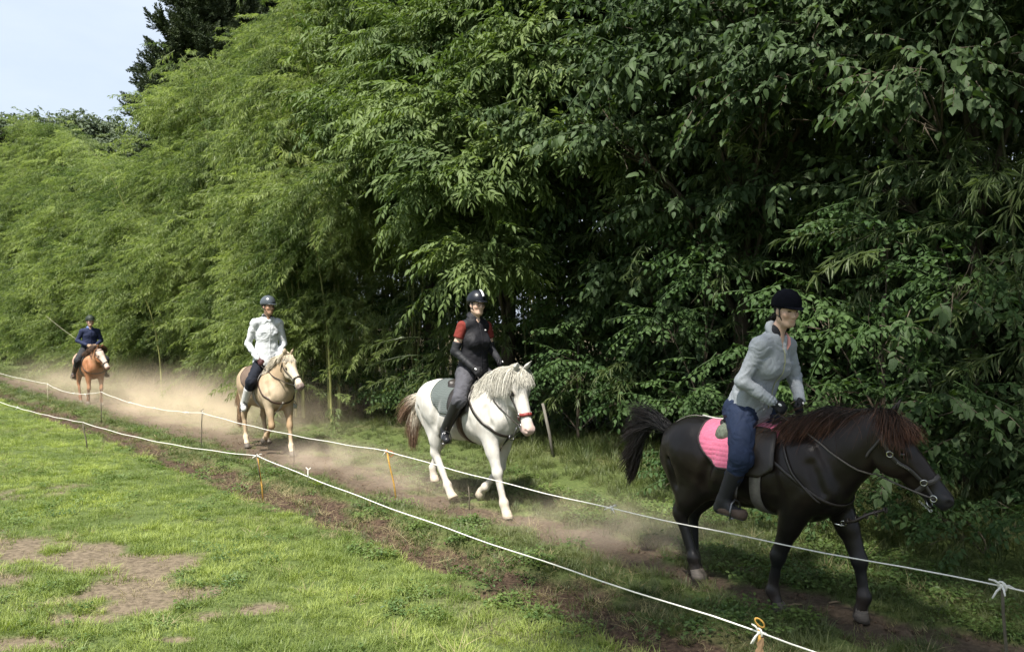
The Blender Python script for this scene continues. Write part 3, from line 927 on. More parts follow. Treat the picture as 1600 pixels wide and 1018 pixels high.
if 'notree' not in DBG:
    # bamboo grove, front row along the track, left to right
    FR = [(-54, 13.2, 'towering pale bamboo at the far left end of the grove'),
          (-47, 11.9, 'tall bamboo second from the left end of the grove'),
          (-41, 9.6, 'bamboo clump to the left of the farthest rider in navy'),
          (-36, 8.7, 'bamboo clump right behind the farthest rider in navy'),
          (-31.5, 8.0, 'bamboo clump just right of the farthest rider in navy'),
          (-27.5, 8.6, 'leafy bamboo between the navy rider and the white jacket rider'),
          (-24, 9.8, 'bamboo clump behind the tail of the palomino horse'),
          (-20.8, 10.5, 'bamboo clump right behind the rider in the white jacket'),
          (-18, 10.5, 'bamboo clump just right of the palomino horse'),
          (-15.2, 10.5, 'bamboo clump half way between the palomino and the white horse')]
    for i, (s, h, lb) in enumerate(FR):
        bamboo(9.6 + (i % 3) * .3, s, h, 30, 300 + i, lb, group='bamboo along the front of the grove', step=.20 if s > -30 else .24, rad=1.8, sz=1.0 if s > -30 else 1.25, front=True)
    LB2 = ['second-row bamboo at the far left edge under the distant trees', 'second-row bamboo above the farthest rider, under the sky', 'second-row bamboo right below the outermost cedar', 'second-row bamboo just right below the outermost cedar', 'second-row bamboo above and left of the rider in the white jacket',
           'second-row bamboo straight above the rider in the white jacket', 'second-row bamboo above and right of the palomino horse', 'second-row bamboo in the upper middle left of the broadleaf trees', 'second-row bamboo behind the broadleaf tree left of the black vest rider', 'second-row bamboo hidden behind the overhanging broadleaf tree']
    LB3 = ['backmost bamboo at the far left of the skyline', 'backmost bamboo on the skyline left of the cedars', 'backmost bamboo on the skyline in front of the outermost cedar', 'backmost bamboo on the skyline in front of the second cedar', 'backmost bamboo at the top edge just right of the cedars',
           'backmost bamboo at the top edge above the rider in the white jacket', 'backmost bamboo at the top edge right of the white jacket rider', 'backmost bamboo at the top edge behind the broadleaf trees']
    for i, (s, h2) in enumerate([(-60, 13.8), (-51, 12.3), (-43, 9.8), (-36.5, 7.8), (-31, 8.2), (-26.5, 10.2), (-22.5, 12), (-19, 13.5), (-15.5, 13.5), (-12.5, 13.5)]):
        bamboo(12.8 + (i % 2) * .8, s, h2, 12, 330 + i, LB2[i], group='bamboo in the second row of the grove', low=.12, rad=1.8, lean=2.6, step=.27, sz=1.3)
    for i, (s, h2) in enumerate([(-60, 12.2), (-52, 11.8), (-42, 10.4), (-34, 9.8), (-28, 11.0), (-23, 13.5), (-18.5, 16), (-14, 16)]):
        bamboo(16.8, s, h2, 11, 350 + i, LB3[i], group='bamboo at the back of the grove', low=.4, rad=2.2, lean=2.5, step=.48, sz=1.5)
    # thin dark bamboo among the broadleaf trees on the right
    for i, (n_, s, h) in enumerate([(9.9, -11.6, 7.5), (10.8, -9.4, 8), (10.6, -7.2, 8), (11.2, -5.0, 8.5), (10.2, -3.2, 8), (13.0, -10.5, 10), (13.2, -7.5, 10), (13.5, -4.2, 10), (12.6, -1.2, 10), (10.3, -.8, 8)]):
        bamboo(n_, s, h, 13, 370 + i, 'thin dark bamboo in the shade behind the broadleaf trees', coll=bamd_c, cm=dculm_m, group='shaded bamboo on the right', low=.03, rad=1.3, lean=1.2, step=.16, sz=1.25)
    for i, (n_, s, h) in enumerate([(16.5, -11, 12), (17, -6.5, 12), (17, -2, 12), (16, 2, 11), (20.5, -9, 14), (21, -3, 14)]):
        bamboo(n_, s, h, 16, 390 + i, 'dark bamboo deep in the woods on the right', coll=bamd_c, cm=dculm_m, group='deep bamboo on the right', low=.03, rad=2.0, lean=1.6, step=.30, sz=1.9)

    r = np.random.default_rng(77)
    fN = np.array([-NX, -NY])                          # from the woods towards the track
    def lob(dn, ds, z, rr): 
        return (dn * NX + ds * UX, dn * NY + ds * UY, z, rr)
    # centre: tree with long compound leaves that overhangs the track
    L = [lob(-1.2, -1.9, 5.6, 1.25), lob(-1.0, -.4, 6.4, 1.3), lob(-1.6, .5, 5.0, 1.15), lob(-1.7, 1.3, 3.9, .95), lob(-.9, 2.2, 5.6, 1.15), lob(-1.3, -.9, 4.5, 1.0), lob(-.4, 1.2, 6.9, 1.2),
         lob(-.5, -2.7, 6.4, 1.15), lob(-1.6, 1.6, 2.75, .62), lob(-.2, .2, 8.0, 1.5), lob(-1.0, 2.7, 4.2, .9), lob(-.3, -1.2, 7.8, 1.4), lob(-.2, 2.5, 7.3, 1.3), lob(-1.2, .2, 3.6, .75), lob(-.3,-2.4,5.0,.9)]
    leaf_pin = mesh_np('leaflet', *leaf_shape(.105, .015, .3, .25, seg=3), smooth=False)
    tree('broadleaf_tree', 9.4, -11.3, 7.5, .14, L, ash_c, 'broadleaf tree with long drooping leaves overhanging behind the white horse', per=155, seed=1)
    # smaller one to its left, merging into the bamboo
    L = [lob(-.6, -.8, 7.4, 1.4), lob(-.7, .6, 8.4, 1.5), lob(-.9, .3, 6.4, 1.2), lob(-.1, -.2, 9.6, 1.6), lob(-.5, 1.4, 7.2, 1.1), lob(-.4, -1.6, 8.8, 1.2)]
    tree('broadleaf_tree', 9.8, -14.2, 8.5, .13, L, ash_c, 'broadleaf tree rising from the bamboo left of the black helmet rider', per=120, seed=2)
    # right: dark tree with big pointed leaves
    L = [lob(-1.3, -1.9, 4.6, .95), lob(-1.5, -.7, 4.2, .8), lob(-1.5, .3, 4.9, .95), lob(-.9, -.6, 5.6, 1.1), lob(-1.3, 1.3, 4.3, .75), lob(-1.2, 1.1, 5.6, 1.1), lob(-.6, 2.0, 5.0, .9), lob(-.6, -2.1, 3.6, .7),
         lob(-.3, 0, 6.8, 1.4), lob(-.5, 1.9, 6.5, 1.3), lob(-.6, -1.7, 6.6, 1.3), lob(-.9, -.2, 3.3, .55), lob(-.7, 1.0, 3.4, .5)]
    leaf_big = mesh_np('pointed_leaf', *leaf_shape(.135, .042, .22, .25, 1.0, 4), smooth=False)
    tree('dark_leaved_tree', 9.5, -6.6, 7.0, .13, L, brd_c, 'dark tree with big pointed leaves above the rider in the grey jacket', per=165, seed=3, leaves=(leaf_big, brd_m, 290))
    L = [lob(-1.2, -1.1, 4.6, .85), lob(-1.4, .2, 4.0, .7), lob(-.6, 0, 5.4, 1.1), lob(-.9, 1.1, 4.7, .8), lob(0, .6, 6.3, 1.3), lob(-.1, -1.0, 6.4, 1.2), lob(-.7, -.4, 3.3, .5)]
    tree('dark_leaved_tree', 9.3, -3.6, 6.2, .10, L, brd_c, 'dark leafy tree filling the upper right corner', per=165, seed=4, leaves=(leaf_big, brd_m, 250))
    L = [lob(-.4, -.6, 2.1, .55), lob(-.7, .2, 1.8, .5), lob(-.5, .9, 2.2, .55), lob(-.2, .1, 2.8, .6), lob(-.7, -.3, 1.25, .45), lob(-.6, .8, 1.2, .5), lob(-.9, .4, .75, .4), lob(-.7,-.9,.8,.45)]
    tree('leafy_shrub', 8.35, -4.0, 2.2, .035, L, shr_c, 'leafy shrub with pointed leaves beyond the black horse head', cat='shrub', per=210, seed=5, leaves=(leaf_big, shr_m, 200))
    L = [lob(-.4, -.5, 1.9, .5), lob(-.5, .3, 2.5, .55), lob(-.4, .7, 1.5, .5), lob(-.2, -.1, 3.1, .5), lob(-.5, -.1, .9, .5)]
    tree('leafy_shrub', 8.9, -6.5, 2.4, .03, L, shr_c, 'leafy shrub right behind the rider in the grey jacket', cat='shrub', per=190, seed=6)
    L = [lob(-.4, -.5, .9, .5), lob(-.4, .5, 1.2, .6), lob(0, 0, 1.9, .6), lob(-.2, 1.2, .8, .5)]
    tree('leafy_shrub', 8.9, -9.0, 1.6, .03, L, shr_c, 'low dark shrub between the white horse and the black horse', cat='shrub', per=170, seed=7)
    L = [lob(-.3, -.9, .6, .5), lob(-.3, 0, .8, .55), lob(-.2, .9, .6, .5)]
    for i, (n_, s_, lb) in enumerate([(8.9, -12.2, 'low bush at the edge of the woods behind the white horse'), (8.8, -15.2, 'low bush between the palomino and the white horse'), (8.8, -18.5, 'low bush at the right of the palomino horse'), (8.8, -22, 'low bush behind the palomino horse')]):
        tree('low_bush', n_, s_, .7, .02, L, shr_c, lb, cat='bush', per=150, seed=8 + i)
    for i, (n_, s_, hh, lb) in enumerate([(10.2, -12.9, 3.0, 'shaded undergrowth shrub under the broadleaf tree behind the white horse'), (10.4, -10.6, 3.4, 'shaded undergrowth shrub right of the black helmet rider'), (10.0, -8.6, 3.2, 'shaded undergrowth shrub between the black vest rider and the grey jacket rider'),
                                           (9.6, -7.3, 2.8, 'shaded undergrowth shrub just left of the rider in the grey jacket'), (9.9, -5.4, 3.4, 'shaded undergrowth shrub above the mane of the black horse'), (9.3, -2.8, 3.0, 'undergrowth shrub at the right edge behind the leafy shrub'), (9.6, -14.6, 2.4, 'shaded undergrowth shrub at the end of the bamboo'), (11.5, -9.5, 4.4, 'tall shaded shrub deep behind the stake'), (11.5, -6.5, 4.6, 'tall shaded shrub deep behind the grey jacket rider'), (11.3, -3.8, 4.6, 'tall shaded shrub deep in the woods at the right')]):
        L = [lob(r.normal() * .35, r.uniform(-1.3, 1.3), r.uniform(.35, hh), r.uniform(.45, .75)) for _ in range(int(hh * 5))]
        tree('undergrowth_shrub', n_, s_, hh * .8, .03, L, [shr_c, brd_c][i % 2], lb, cat='shrub', per=100, seed=500 + i)
    L = [lob(-.1, -.4, .35, .35), lob(-.1, .4, .4, .38), lob(-.4, 0, .25, .3)]
    for i, (n_, s_, lb) in enumerate([(7.5, -4.3, 'low leafy weeds under the head of the black horse'), (7.7, -2.9, 'low leafy weeds at the right edge beyond the track'), (7.9, -5.9, 'low leafy weeds behind the chest of the black horse')]):
        tree('weed_clump', n_, s_, .3, .01, L, shr_c, lb, cat='weeds', per=230, seed=30 + i, size=(.6, 1.0))

    # cedars and far trees beyond the grove
    def conifer(x, y, h, rad, seed, label, z0=.25, cat='cedar tree', group=None, name='cedar_tree'):
        r = np.random.default_rng(seed)
        root = empty(name, (x, y, 0), 0, label, cat, group)
        mb = MB(); mb.tube([(0, 0, 0), (0, 0, h * .5), (0, 0, h)], [.35, .22, .03], 8, False); mb.build('trunk', bark_m, root)
        P = []; R = []; S = []
        k = int(h * 8)
        for i in range(k):
            t = z0 + (1 - z0) * (i + r.uniform()) / k
            rr = rad * (1 - ((t - z0) / (1 - z0)) ** 1.5) * r.uniform(.55, 1.12) + .2
            a = r.uniform(0, 6.28)
            m_ = int(12 + 12 * rr)
            for j in range(m_):
                f = (j + .5) / m_; q = rr * f ** .6
                P.append((q * math.cos(a) + r.normal() * .25, q * math.sin(a) + r.normal() * .25, h * t + .22 * q * f + r.normal() * .22 + .3 * f)); R.append((r.normal() * .4, r.normal() * .4 - .5, a + r.normal() * .7)); S.append(r.uniform(.9, 1.6))
        o = scatter('crown', np.array(P), np.array(R), np.array(S), con_c, root); o['kind'] = 'stuff'
    def px_at(px, d): return ((px - 800) / 1300 * d, d)
    for px, d, h, rad, lb in [(330, 60, 33, 6.0, 'tall dark cedar standing above the bamboo beside the sky'), (415, 66, 34, 5.5, 'dark cedar behind the bamboo, right of the outermost cedar')]:
        x, y = px_at(px, d); conifer(x, y, h, rad, int(px), lb, group='cedars beyond the grove')
    far_m = leaf_mat('hazed_far_leaf', (.06, .085, .045), (.10, .13, .07), trans=.2, rough=.7)  # leaf colour lightened to paint in the haze of distance
    far_c = variants('far_spray', [spray_broad('far_spray', 260 + i, 1.3, .38, .13, 9, .3, .5) for i in range(3)], far_m)
    r = np.random.default_rng(88)
    for i, (px, d, h) in enumerate([(-25, 90, 25.2), (28, 92, 25.6), (72, 96, 26.6), (118, 94, 26.4), (160, 97, 26.2), (205, 98, 25.5)]):
        x, y = px_at(px, d)
        L = [(r.normal() * 2.2, r.normal() * 2.0, h * r.uniform(.62, .93), r.uniform(1.8, 2.8)) for _ in range(11)] + [(r.normal() * .6, 0, h * .96, 1.6)]
        tree('distant_tree', 0, 0, h * .8, .4, L, far_c, ['distant tree at the left end of the skyline', 'distant tree on the skyline, second from the left', 'distant tree on the skyline, third from the left', 'distant tree on the skyline, third to the left of the cedar', 'distant tree on the skyline, second to the left of the cedar', 'distant tree on the skyline nearest to the cedar'][i],
             group='far trees on the skyline', per=26, seed=900 + i, world=(x, y, 0))

    # the big trees overhead and behind the photographer that shade the right of the view
    r = np.random.default_rng(123)
    for k, (x, y, rx, zc, tx, ty, lb) in enumerate([(2.6, 0.6, 4.4, 9.5, 4.5, -5.0, 'large shade tree behind the photographer'), (8.5, 2.2, 4.2, 10.0, 11.5, -2.0, 'large shade tree beside the photographer on the right')]):
        lb_ = []
        for i in range(19 if k == 0 else 11):
            a = r.uniform(0, 6.28); q = rx * math.sqrt(r.uniform())
            lb_.append((x - tx + q * math.cos(a), y - ty + q * math.sin(a) * .8, zc + r.uniform(-1.0, 2.6), r.uniform(1.0, 1.6)))
        tree('shade_tree', 0, 0, 9.0, .35, lb_, cov_c, lb, per=18, seed=60 + k, world=(tx, ty, 0))
# ------------------------------------------------------------------ rope fences
rope_m = mat('white_rope', (.72, .70, .64), .8, .3, var=.15, vscale=120, bump=.4, bscale=300)
rust_m = mat('rusty_yellow_paint', (.42, .24, .05), .65, .4, var=.45, vscale=30, bump=.3, bscale=80)
rod_m = mat('weathered_rod', (.10, .085, .06), .7, .4, var=.4, vscale=30, bump=.3)
pale_m = mat('pale_rod', (.42, .38, .28), .7, .3, var=.2)
string_m = mat('orange_string', (.45, .13, .04), .8, .2, var=.2)
paper_m = mat('torn_brown_paper', (.30, .19, .11), .8, .2, var=.25, vscale=25)
wood_m = mat('grey_stake_wood', (.14, .13, .11), .85, .2, var=.3, vscale=10, bump=.5, bscale=60, stretch=(4, 4, .6))
def gz1(x, y):
    n_ = x * NX + y * NY; s_ = x * UX + y * UY
    return float(ground_z(np.array([n_]), np.array([s_]))[0])
def post(px, py_base, px_top, h, m, r, label, kindp='rod'):
    x, y = px_ground(px, py_base); z0 = gz1(x, y)
    dx = (px_top - px) / 1300 * y
    root = empty('fence_post', (x, y, z0), 0, label, 'fence post', 'thin posts holding the ropes')
    top = Vector((dx, 0, h - z0))
    mb = MB()
    mb.tube([(0, 0, -.06), top * .35 + Vector((.004, 0, 0)), top * .7 + Vector((-.003, 0, 0)), top], [r * 1.1, r, r, r], 8)
    mb.build('rod', m, root)
    if kindp == 'loop':
        mb = MB(); mb.torus(top + Vector((0, 0, .030)), .014, .0055, (0, 1, 0), 16, 2.2); mb.build('loop', m, root)
    if kindp == 'twist':
        mb = MB()
        mb.tube([top + Vector((.02 * math.cos(a), .012 * math.sin(a), -.03 + .012 * a)) for a in np.linspace(0, 6.3, 14)], .005, 6)
        mb.build('twisted_end', rod_m, root)
    return root, Vector((x, y, z0)) + top
def rope(pts, sags, label, name='rope_line', r=.0045):
    mb = MB(); out = []
    for i in range(len(pts) - 1):
        a, b2 = Vector(pts[i]), Vector(pts[i + 1])
        for k in range(24):
            t = k / 24; p = a.lerp(b2, t); p.z -= sags[i] * 4 * t * (1 - t); p.z += .004 * math.sin(k * 1.3 + i); out.append(p)
    out.append(Vector(pts[-1]))
    o0 = out[0].copy()
    root = empty(name, o0, 0, label, 'rope')
    mb.tube([p - o0 for p in out], r, 7); mb.build('cord', rope_m, root)
    return root, out, o0
def knot(root, o0, p, seed, k=1.0, m=None):
    r = np.random.default_rng(seed); p = Vector(p) - o0; mb = MB()
    mb.ball(p, .011 * k, 8, 6)
    for i in range(4):
        v = Vector((r.normal(), r.normal() * .4, r.normal() * .8)).normalized()
        mb.tube([p, p + v * .03 * k, p + v * .055 * k + Vector((0, 0, -.012 * k))], [.0045 * k, .004 * k, .003 * k], 6)
    mb.torus(p, .016 * k, .0045 * k, (1, .4, .2), 12)
    mb.build('knot', m or rope_m, root)
# far rope: posts measured from the photograph
pf = []
for a in [(75, 629, 74, .52, pale_m, .009, 'pale thin post at the far left in front of the farthest horse'),
          (158, 660, 158, .66, rod_m, .009, 'dark thin post right of the farthest horse'),
          (314, 697, 316, .58, rod_m, .009, 'dark thin post left of the palomino horse'),
          (621, 783, 604, .60, rust_m, .0095, 'leaning rusty yellow post with an orange string behind the furrow')]:
    pf.append(post(*a, kindp='twist' if a[2] == 316 or a[2] == 158 else 'rod'))
x, y = px_ground(1574, 1073)
root, top = post(1574, 1073, 1566, .585, rod_m, .0085, 'thin dark post with a white knot at the right edge'); pf.append((root, top))
mb = MB(); r = np.random.default_rng(4); t_ = pf[3][1] - pf[3][0].location
mb.tube([t_ + Vector((0, 0, -.03)), t_ + Vector((.05, 0, -.02)), t_ + Vector((.09, .02, -.05)), t_ + Vector((.05, .01, -.085)), t_ + Vector((.015, 0, -.06))], .0045, 6)
mb.torus(t_ + Vector((0, 0, -.03)), .012, .005, (0, 0, 1), 10)
mb.build('string', string_m, pf[3][0])
tops = [p[1] + Vector((0, 0, -.02)) for p in pf]
farL = Vector(ns(4.8, -45.0, .60)); farR = Vector(ns(5.0, 1.0, .60))
pts = [farL] + tops + [farR]
rt, rp, o0 = rope(pts, [.10, .13, .10, .05, .07, .04], 'white rope along the near edge of the dirt track')
for i, (j, k) in enumerate([(14, .8), (37, .9), (42, .8), (56, .9), (62, .7), (69, .9), (72, 1.0), (96, 1.0), (120, 1.5)]):
    knot(rt, o0, rp[min(j, len(rp) - 1)], i, k)
def near_px(path, px):
    return min(path, key=lambda p: abs(p.x / p.y * 1300 + 800 - px) if p.y > 1 else 1e9)
knot(rt, o0, near_px(rp, 970), 50, 1.1)
# near rope
pn = []
pn.append(post(137, 702, 129, .46, rod_m, .010, 'short dark post in front of the farthest horse by the near rope', 'rod'))
pn.append(post(412, 776, 402, .50, rust_m, .0095, 'leaning yellow post in front of the palomino horse', 'twist'))
x, y = px_ground(412, 776)
mb = MB(); t_ = pn[1][1] - pn[1][0].location
mb.tube([t_ + Vector((-.01, -.012, .0)), t_ * .45 + Vector((.0, -.012, 0))], .006, 6); mb.build('second_rod', rod_m, pn[1][0])
pn.append(post(1190, 1124, 1187, .465, rust_m, .010, 'rusty yellow loop-topped post in the bottom right foreground', 'loop'))
t_ = pn[2][1] - pn[2][0].location
V = []; r = np.random.default_rng(3)
ps = [(-.004, -.05), (.016, -.04), (.018, -.075), (.012, -.095), (.02, -.12), (-.008, -.15), (-.02, -.135), (-.026, -.11), (-.014, -.09), (-.02, -.07)]
for yy in (-.013, -.010): V += [(t_.x + a, t_.y + yy + .004 * math.sin(40 * b), t_.z + b) for a, b in ps]
k = len(ps)
obj('paper_scrap', V, [tuple(range(k)), tuple(range(2 * k - 1, k - 1, -1))] + [(i, (i + 1) % k, (i + 1) % k + k, i + k) for i in range(k)], paper_m, pn[2][0], False)
tops = [p[1] + Vector((0, 0, -.015)) for p in pn]
L0 = Vector(ns(2.6, -34, .45)); L1 = Vector(ns(2.93, -19.6, .45)); R1 = Vector(ns(3.45, 2.0, .48))
pts = [L0, L1] + tops + [R1]
rt2, rp2, o2 = rope(pts, [.05, .03, .07, .05, .03], 'white rope along the lawn edge, nearest to the viewer')
for i, (j, k) in enumerate([(30, .8), (72, 1.1), (96, 1.2)]): knot(rt2, o2, rp2[j], 20 + i, k)
p = near_px(rp2, 476) - o2
mb = MB(); mb.tube([p, p + Vector((-.01, 0, .03)), p + Vector((-.008, 0, .075)), p + Vector((-.03, 0, .10))], [.009, .007, .006, .004], 6); mb.tube([p + Vector((-.008, 0, .07)), p + Vector((.02, 0, .095))], [.006, .004], 6)
mb.build('rope_tail', rope_m, rt2)
# wooden stake at the woods and small rods by the track
x, y = px_ground(866, 728)
root = tag(empty('wooden_stake', (x, y, gz1(x, y))), 'leaning grey wooden stake at the foot of the woods, right of the white horse', 'stake')
mb = MB(); mb.tube([(0, 0, -.1), (-.07, 0, .33), (-.165, 0, .76)], [.024, .022, .020], 9); mb.build('shaft', wood_m, root)
for px, py, h, lb in [(459, 724, .32, 'thin dark rod stuck in the dusty track beside the palomino hoof'), (733, 792, .26, 'short dark rod in the track in front of the white horse legs')]:
    x, y = px_ground(px, py); root = tag(empty('small_rod', (x, y, gz1(x, y))), lb, 'rod')
    mb = MB(); mb.tube([(0, 0, -.05), (.003, 0, h * .5), (-.008, 0, h)], [.007, .006, .005], 6); mb.build('shaft', rod_m, root)
# sticks on the track, small leafy plant at the near rope, white clover heads
stick_m = mat('dead_stick', (.30, .22, .14), .8, .2, var=.3)
for i, (px, py, L, a, lb) in enumerate([(1242, 938, .13, .2, 'short pale stick lying on the track between the front hooves'), (1306, 936, .10, .1, 'small dry twig on the track left of the raised front hoof'), (1433, 1003, .14, -.5, 'thin brown stick on the grass at the bottom right')]):
    x, y = px_ground(px, py); mb = MB(); c, s_ = math.cos(a), math.sin(a)
    mb.tube([(-L / 2 * c, -L / 2 * s_, .0), (0, .004, .006), (L / 2 * c, L / 2 * s_, 0)], [.006, .007, .004], 6)
    o = mb.build('stick', stick_m); o.location = (x, y, gz1(x, y) + .008); tag(o, lb, 'stick')
x, y = px_ground(498, 762); root = tag(empty('leafy_weed', (x, y, gz1(x, y))), 'pale leafy rosette plant on the furrow beneath the near rope', 'weed')
r = np.random.default_rng(9); lw = mesh_np('long_leaf', *leaf_shape(.16, .02, .3, .35, seg=4), smooth=False); lw.materials.append(lawn_m)
for i in range(12):
    o = bpy.data.objects.new('leaf', lw); COL.objects.link(o); o.parent = root; k = r.uniform(.6, 1.1); o.scale = (k,) * 3
    o.rotation_euler = (r.normal() * .2, -r.uniform(.3, 1.1), r.uniform(0, 6.28)); o.location = (r.normal() * .01, r.normal() * .01, .01)
# ------------------------------------------------------------------ horses
def V3(*a): return np.array(a, float)
def nrm(v): v = np.asarray(v, float); return v / (np.linalg.norm(v) + 1e-12)

def hair(name, roots, dirs, L, droop, width, m, parent, body=None, seg=9, seed=0, curl=.02, wind=(0, 0, 0), hug=.006, taper=.7, sides=3, lock=26, lockw=.7):
    """strands: roots Nx3, start directions Nx3, lengths N; they bend towards the ground and lie on the body"""
    r = np.random.default_rng(seed); N = len(roots); roots = np.asarray(roots, float); dirs = np.asarray(dirs, float)
    dirs = dirs / (np.linalg.norm(dirs, axis=1)[:, None] + 1e-9)
    L = np.asarray(L, float); droop = np.broadcast_to(np.asarray(droop, float), (N,))
    ph = r.uniform(0, 6.28, (N, 3)); am = r.normal(size=(N, 3)) * curl
    P = np.zeros((N, seg + 1, 3)); p = roots.copy(); d = dirs.copy(); P[:, 0] = p
    w = np.asarray(wind, float)
    for i in range(1, seg + 1):
        t = i / seg
        d = d + np.array([0, 0, -1.0]) * (droop / seg)[:, None] * 2.2 + w / seg * 2 + am * np.cos(ph + t * 5) * (3.0 / seg)
        d = d / (np.linalg.norm(d, axis=1)[:, None] + 1e-9)
        p = p + d * (L / seg)[:, None]
        if body is not None:
            for k in range(N):
                co, no, idx, dist = body.find_nearest(Vector(p[k]), .12)
                if co is not None and (Vector(p[k]) - co).dot(no) < hug:
                    q = co + no * (hug + .004 * ((k * 7) % 5)); p[k] = q
        P[:, i] = p
    ts = np.linspace(0, 1, seg + 1)
    if lock and N > 60:                                 # strands gather into locks towards their tips
        g = r.choice(N, max(6, N // lock), replace=False)
        near = g[np.argmin(np.linalg.norm(roots[:, None] - roots[g][None], axis=2), axis=1)]
        cv = (lockw * ts ** 1.1)[None, :, None] * r.uniform(.5, 1.0, (N, 1, 1))
        P = P * (1 - cv) + P[near] * cv + r.normal(size=(N, 1, 3)) * .006 * ts[None, :, None]
    W = width * (1 - ts ** 2 * taper)[None, :] * r.uniform(.6, 1.3, (N, 1))
    T = np.gradient(P, axis=1); T /= (np.linalg.norm(T, axis=2)[:, :, None] + 1e-9)
    ref = r.normal(size=(N, 1, 3)); A = np.cross(T, ref); A /= (np.linalg.norm(A, axis=2)[:, :, None] + 1e-9); B = np.cross(T, A)
    rings = [P + (A * math.cos(2 * math.pi * k / sides) + B * math.sin(2 * math.pi * k / sides)) * W[:, :, None] for k in range(sides)]
    V = np.stack(rings, 2).reshape(-1, 3)          # N, seg+1, sides
    i_, j_, k_ = np.meshgrid(np.arange(N), np.arange(seg), np.arange(sides), indexing='ij')
    a = (i_ * (seg + 1) + j_) * sides + k_; b2 = (i_ * (seg + 1) + j_) * sides + (k_ + 1) % sides
    F = np.stack([a, b2, b2 + sides, a + sides], -1).reshape(-1, 4)
    me = mesh_np(name, V, F)
    tcol = np.repeat(np.broadcast_to(ts[None, :], (N, seg + 1)).reshape(-1), sides); rc_ = np.repeat(np.repeat(r.uniform(size=N), seg + 1), sides)
    set_col(me, np.stack([tcol, rc_, rc_], 1), 'strand')
    return link_mesh(name, me, m, parent)
def hair_mat(name, root, tip, var=.35, rough=.45, split=(.2, .9)):
    m, n, l, b = new_mat(name)
    at = n.new('ShaderNodeAttribute'); at.attribute_name = 'strand'
    sp = n.new('ShaderNodeSeparateColor'); l.new(at.outputs['Color'], sp.inputs[0])
    mr = n.new('ShaderNodeMapRange'); mr.inputs['From Min'].default_value = split[0]; mr.inputs['From Max'].default_value = split[1]
    l.new(sp.outputs[0], mr.inputs['Value'])
    x = n.new('ShaderNodeMix'); x.data_type = 'RGBA'; x.inputs[6].default_value = (*root, 1); x.inputs[7].default_value = (*tip, 1)
    l.new(mr.outputs[0], x.inputs[0])
    m2 = n.new('ShaderNodeMapRange'); m2.inputs['To Min'].default_value = 1 - var; m2.inputs['To Max'].default_value = 1 + var; l.new(sp.outputs[1], m2.inputs['Value'])
    y = n.new('ShaderNodeMix'); y.data_type = 'RGBA'; y.blend_type = 'MULTIPLY'; y.inputs[0].default_value = 1
    l.new(x.outputs[2], y.inputs[6]); l.new(m2.outputs[0], y.inputs[7]); l.new(y.outputs[2], b.inputs['Base Color'])
    sock(b, 'Roughness', rough); sock(b, 'Specular IOR Level', .3)
    return m

leather_m = mat('dark_leather', (.018, .013, .010), .45, .5, var=.25, vscale=25, bump=.2, bscale=150)
brownl_m = mat('brown_leather', (.045, .022, .013), .45, .5, var=.3, vscale=25, bump=.2, bscale=150)
greystrap_m = mat('grey_strap', (.16, .145, .13), .6, .3, var=.2, vscale=40)
palestrap_m = mat('pale_strap', (.30, .28, .25), .7, .3, var=.15, vscale=40)
redstrap_m = mat('red_strap', (.22, .035, .03), .5, .4, var=.2)
steel_m = mat('steel', (.65, .64, .62), .25, .5, metal=1.0, var=.1, bump=0)
dsteel_m = mat('dark_steel', (.16, .16, .165), .35, .5, metal=.9, var=.1, bump=0)
fleece_m = mat('grey_green_fleece', (.16, .18, .14), .95, .1, var=.35, vscale=70, bump=.9, bscale=220)
white_m = mat('white_webbing', (.62, .60, .55), .7, .3, var=.1)
hoof_m = mat('grey_hoof', (.095, .08, .066), .6, .35, var=.3, vscale=20, bump=.4, bscale=30, stretch=(1, 1, 5))
hoofp_m = mat('pale_hoof', (.42, .36, .28), .6, .35, var=.25, vscale=20, bump=.3, bscale=30, stretch=(1, 1, 5))
eye_m = mat('eyeball', (.008, .006, .005), .08, .6, var=0, bump=0)
def pad_mat(name, col, scale=30, strength=.9):
    m, n, l, b = new_mat(name)
    tc = n.new('ShaderNodeTexCoord'); vo = n.new('ShaderNodeTexVoronoi'); vo.inputs['Scale'].default_value = scale; vo.inputs['Randomness'].default_value = .15
    l.new(tc.outputs['Object'], vo.inputs['Vector'])
    nz = n.new('ShaderNodeTexNoise'); nz.inputs['Scale'].default_value = 7
    l.new(tc.outputs['Object'], nz.inputs['Vector'])
    mr = n.new('ShaderNodeMapRange'); mr.inputs['To Min'].default_value = .8; mr.inputs['To Max'].default_value = 1.2; l.new(nz.outputs['Fac'], mr.inputs['Value'])
    mx = n.new('ShaderNodeMix'); mx.data_type = 'RGBA'; mx.blend_type = 'MULTIPLY'; mx.inputs[0].default_value = 1; mx.inputs[6].default_value = (*col, 1)
    l.new(mr.outputs[0], mx.inputs[7]); l.new(mx.outputs[2], b.inputs['Base Color'])
    bp = n.new('ShaderNodeBump'); bp.inputs['Strength'].default_value = strength; bp.inputs['Distance'].default_value = .012; bp.invert = True
    l.new(vo.outputs['Distance'], bp.inputs['Height']); l.new(bp.outputs[0], b.inputs['Normal'])
    sock(b, 'Roughness', .75); sock(b, 'Sheen Weight', .3)
    return m

BASE = dict(                                          # joints (x, z) for a standing pony 1.36 m at the withers
    FR=[(.50, .86), (.46, .43), (.46, .15), (.50, .05)], FL=[(.50, .86), (.48, .43), (.48, .15), (.52, .05)],
    HR=[(-.34, .86), (-.60, .53), (-.58, .17), (-.54, .05)], HL=[(-.34, .86), (-.56, .53), (-.52, .17), (-.47, .05)])

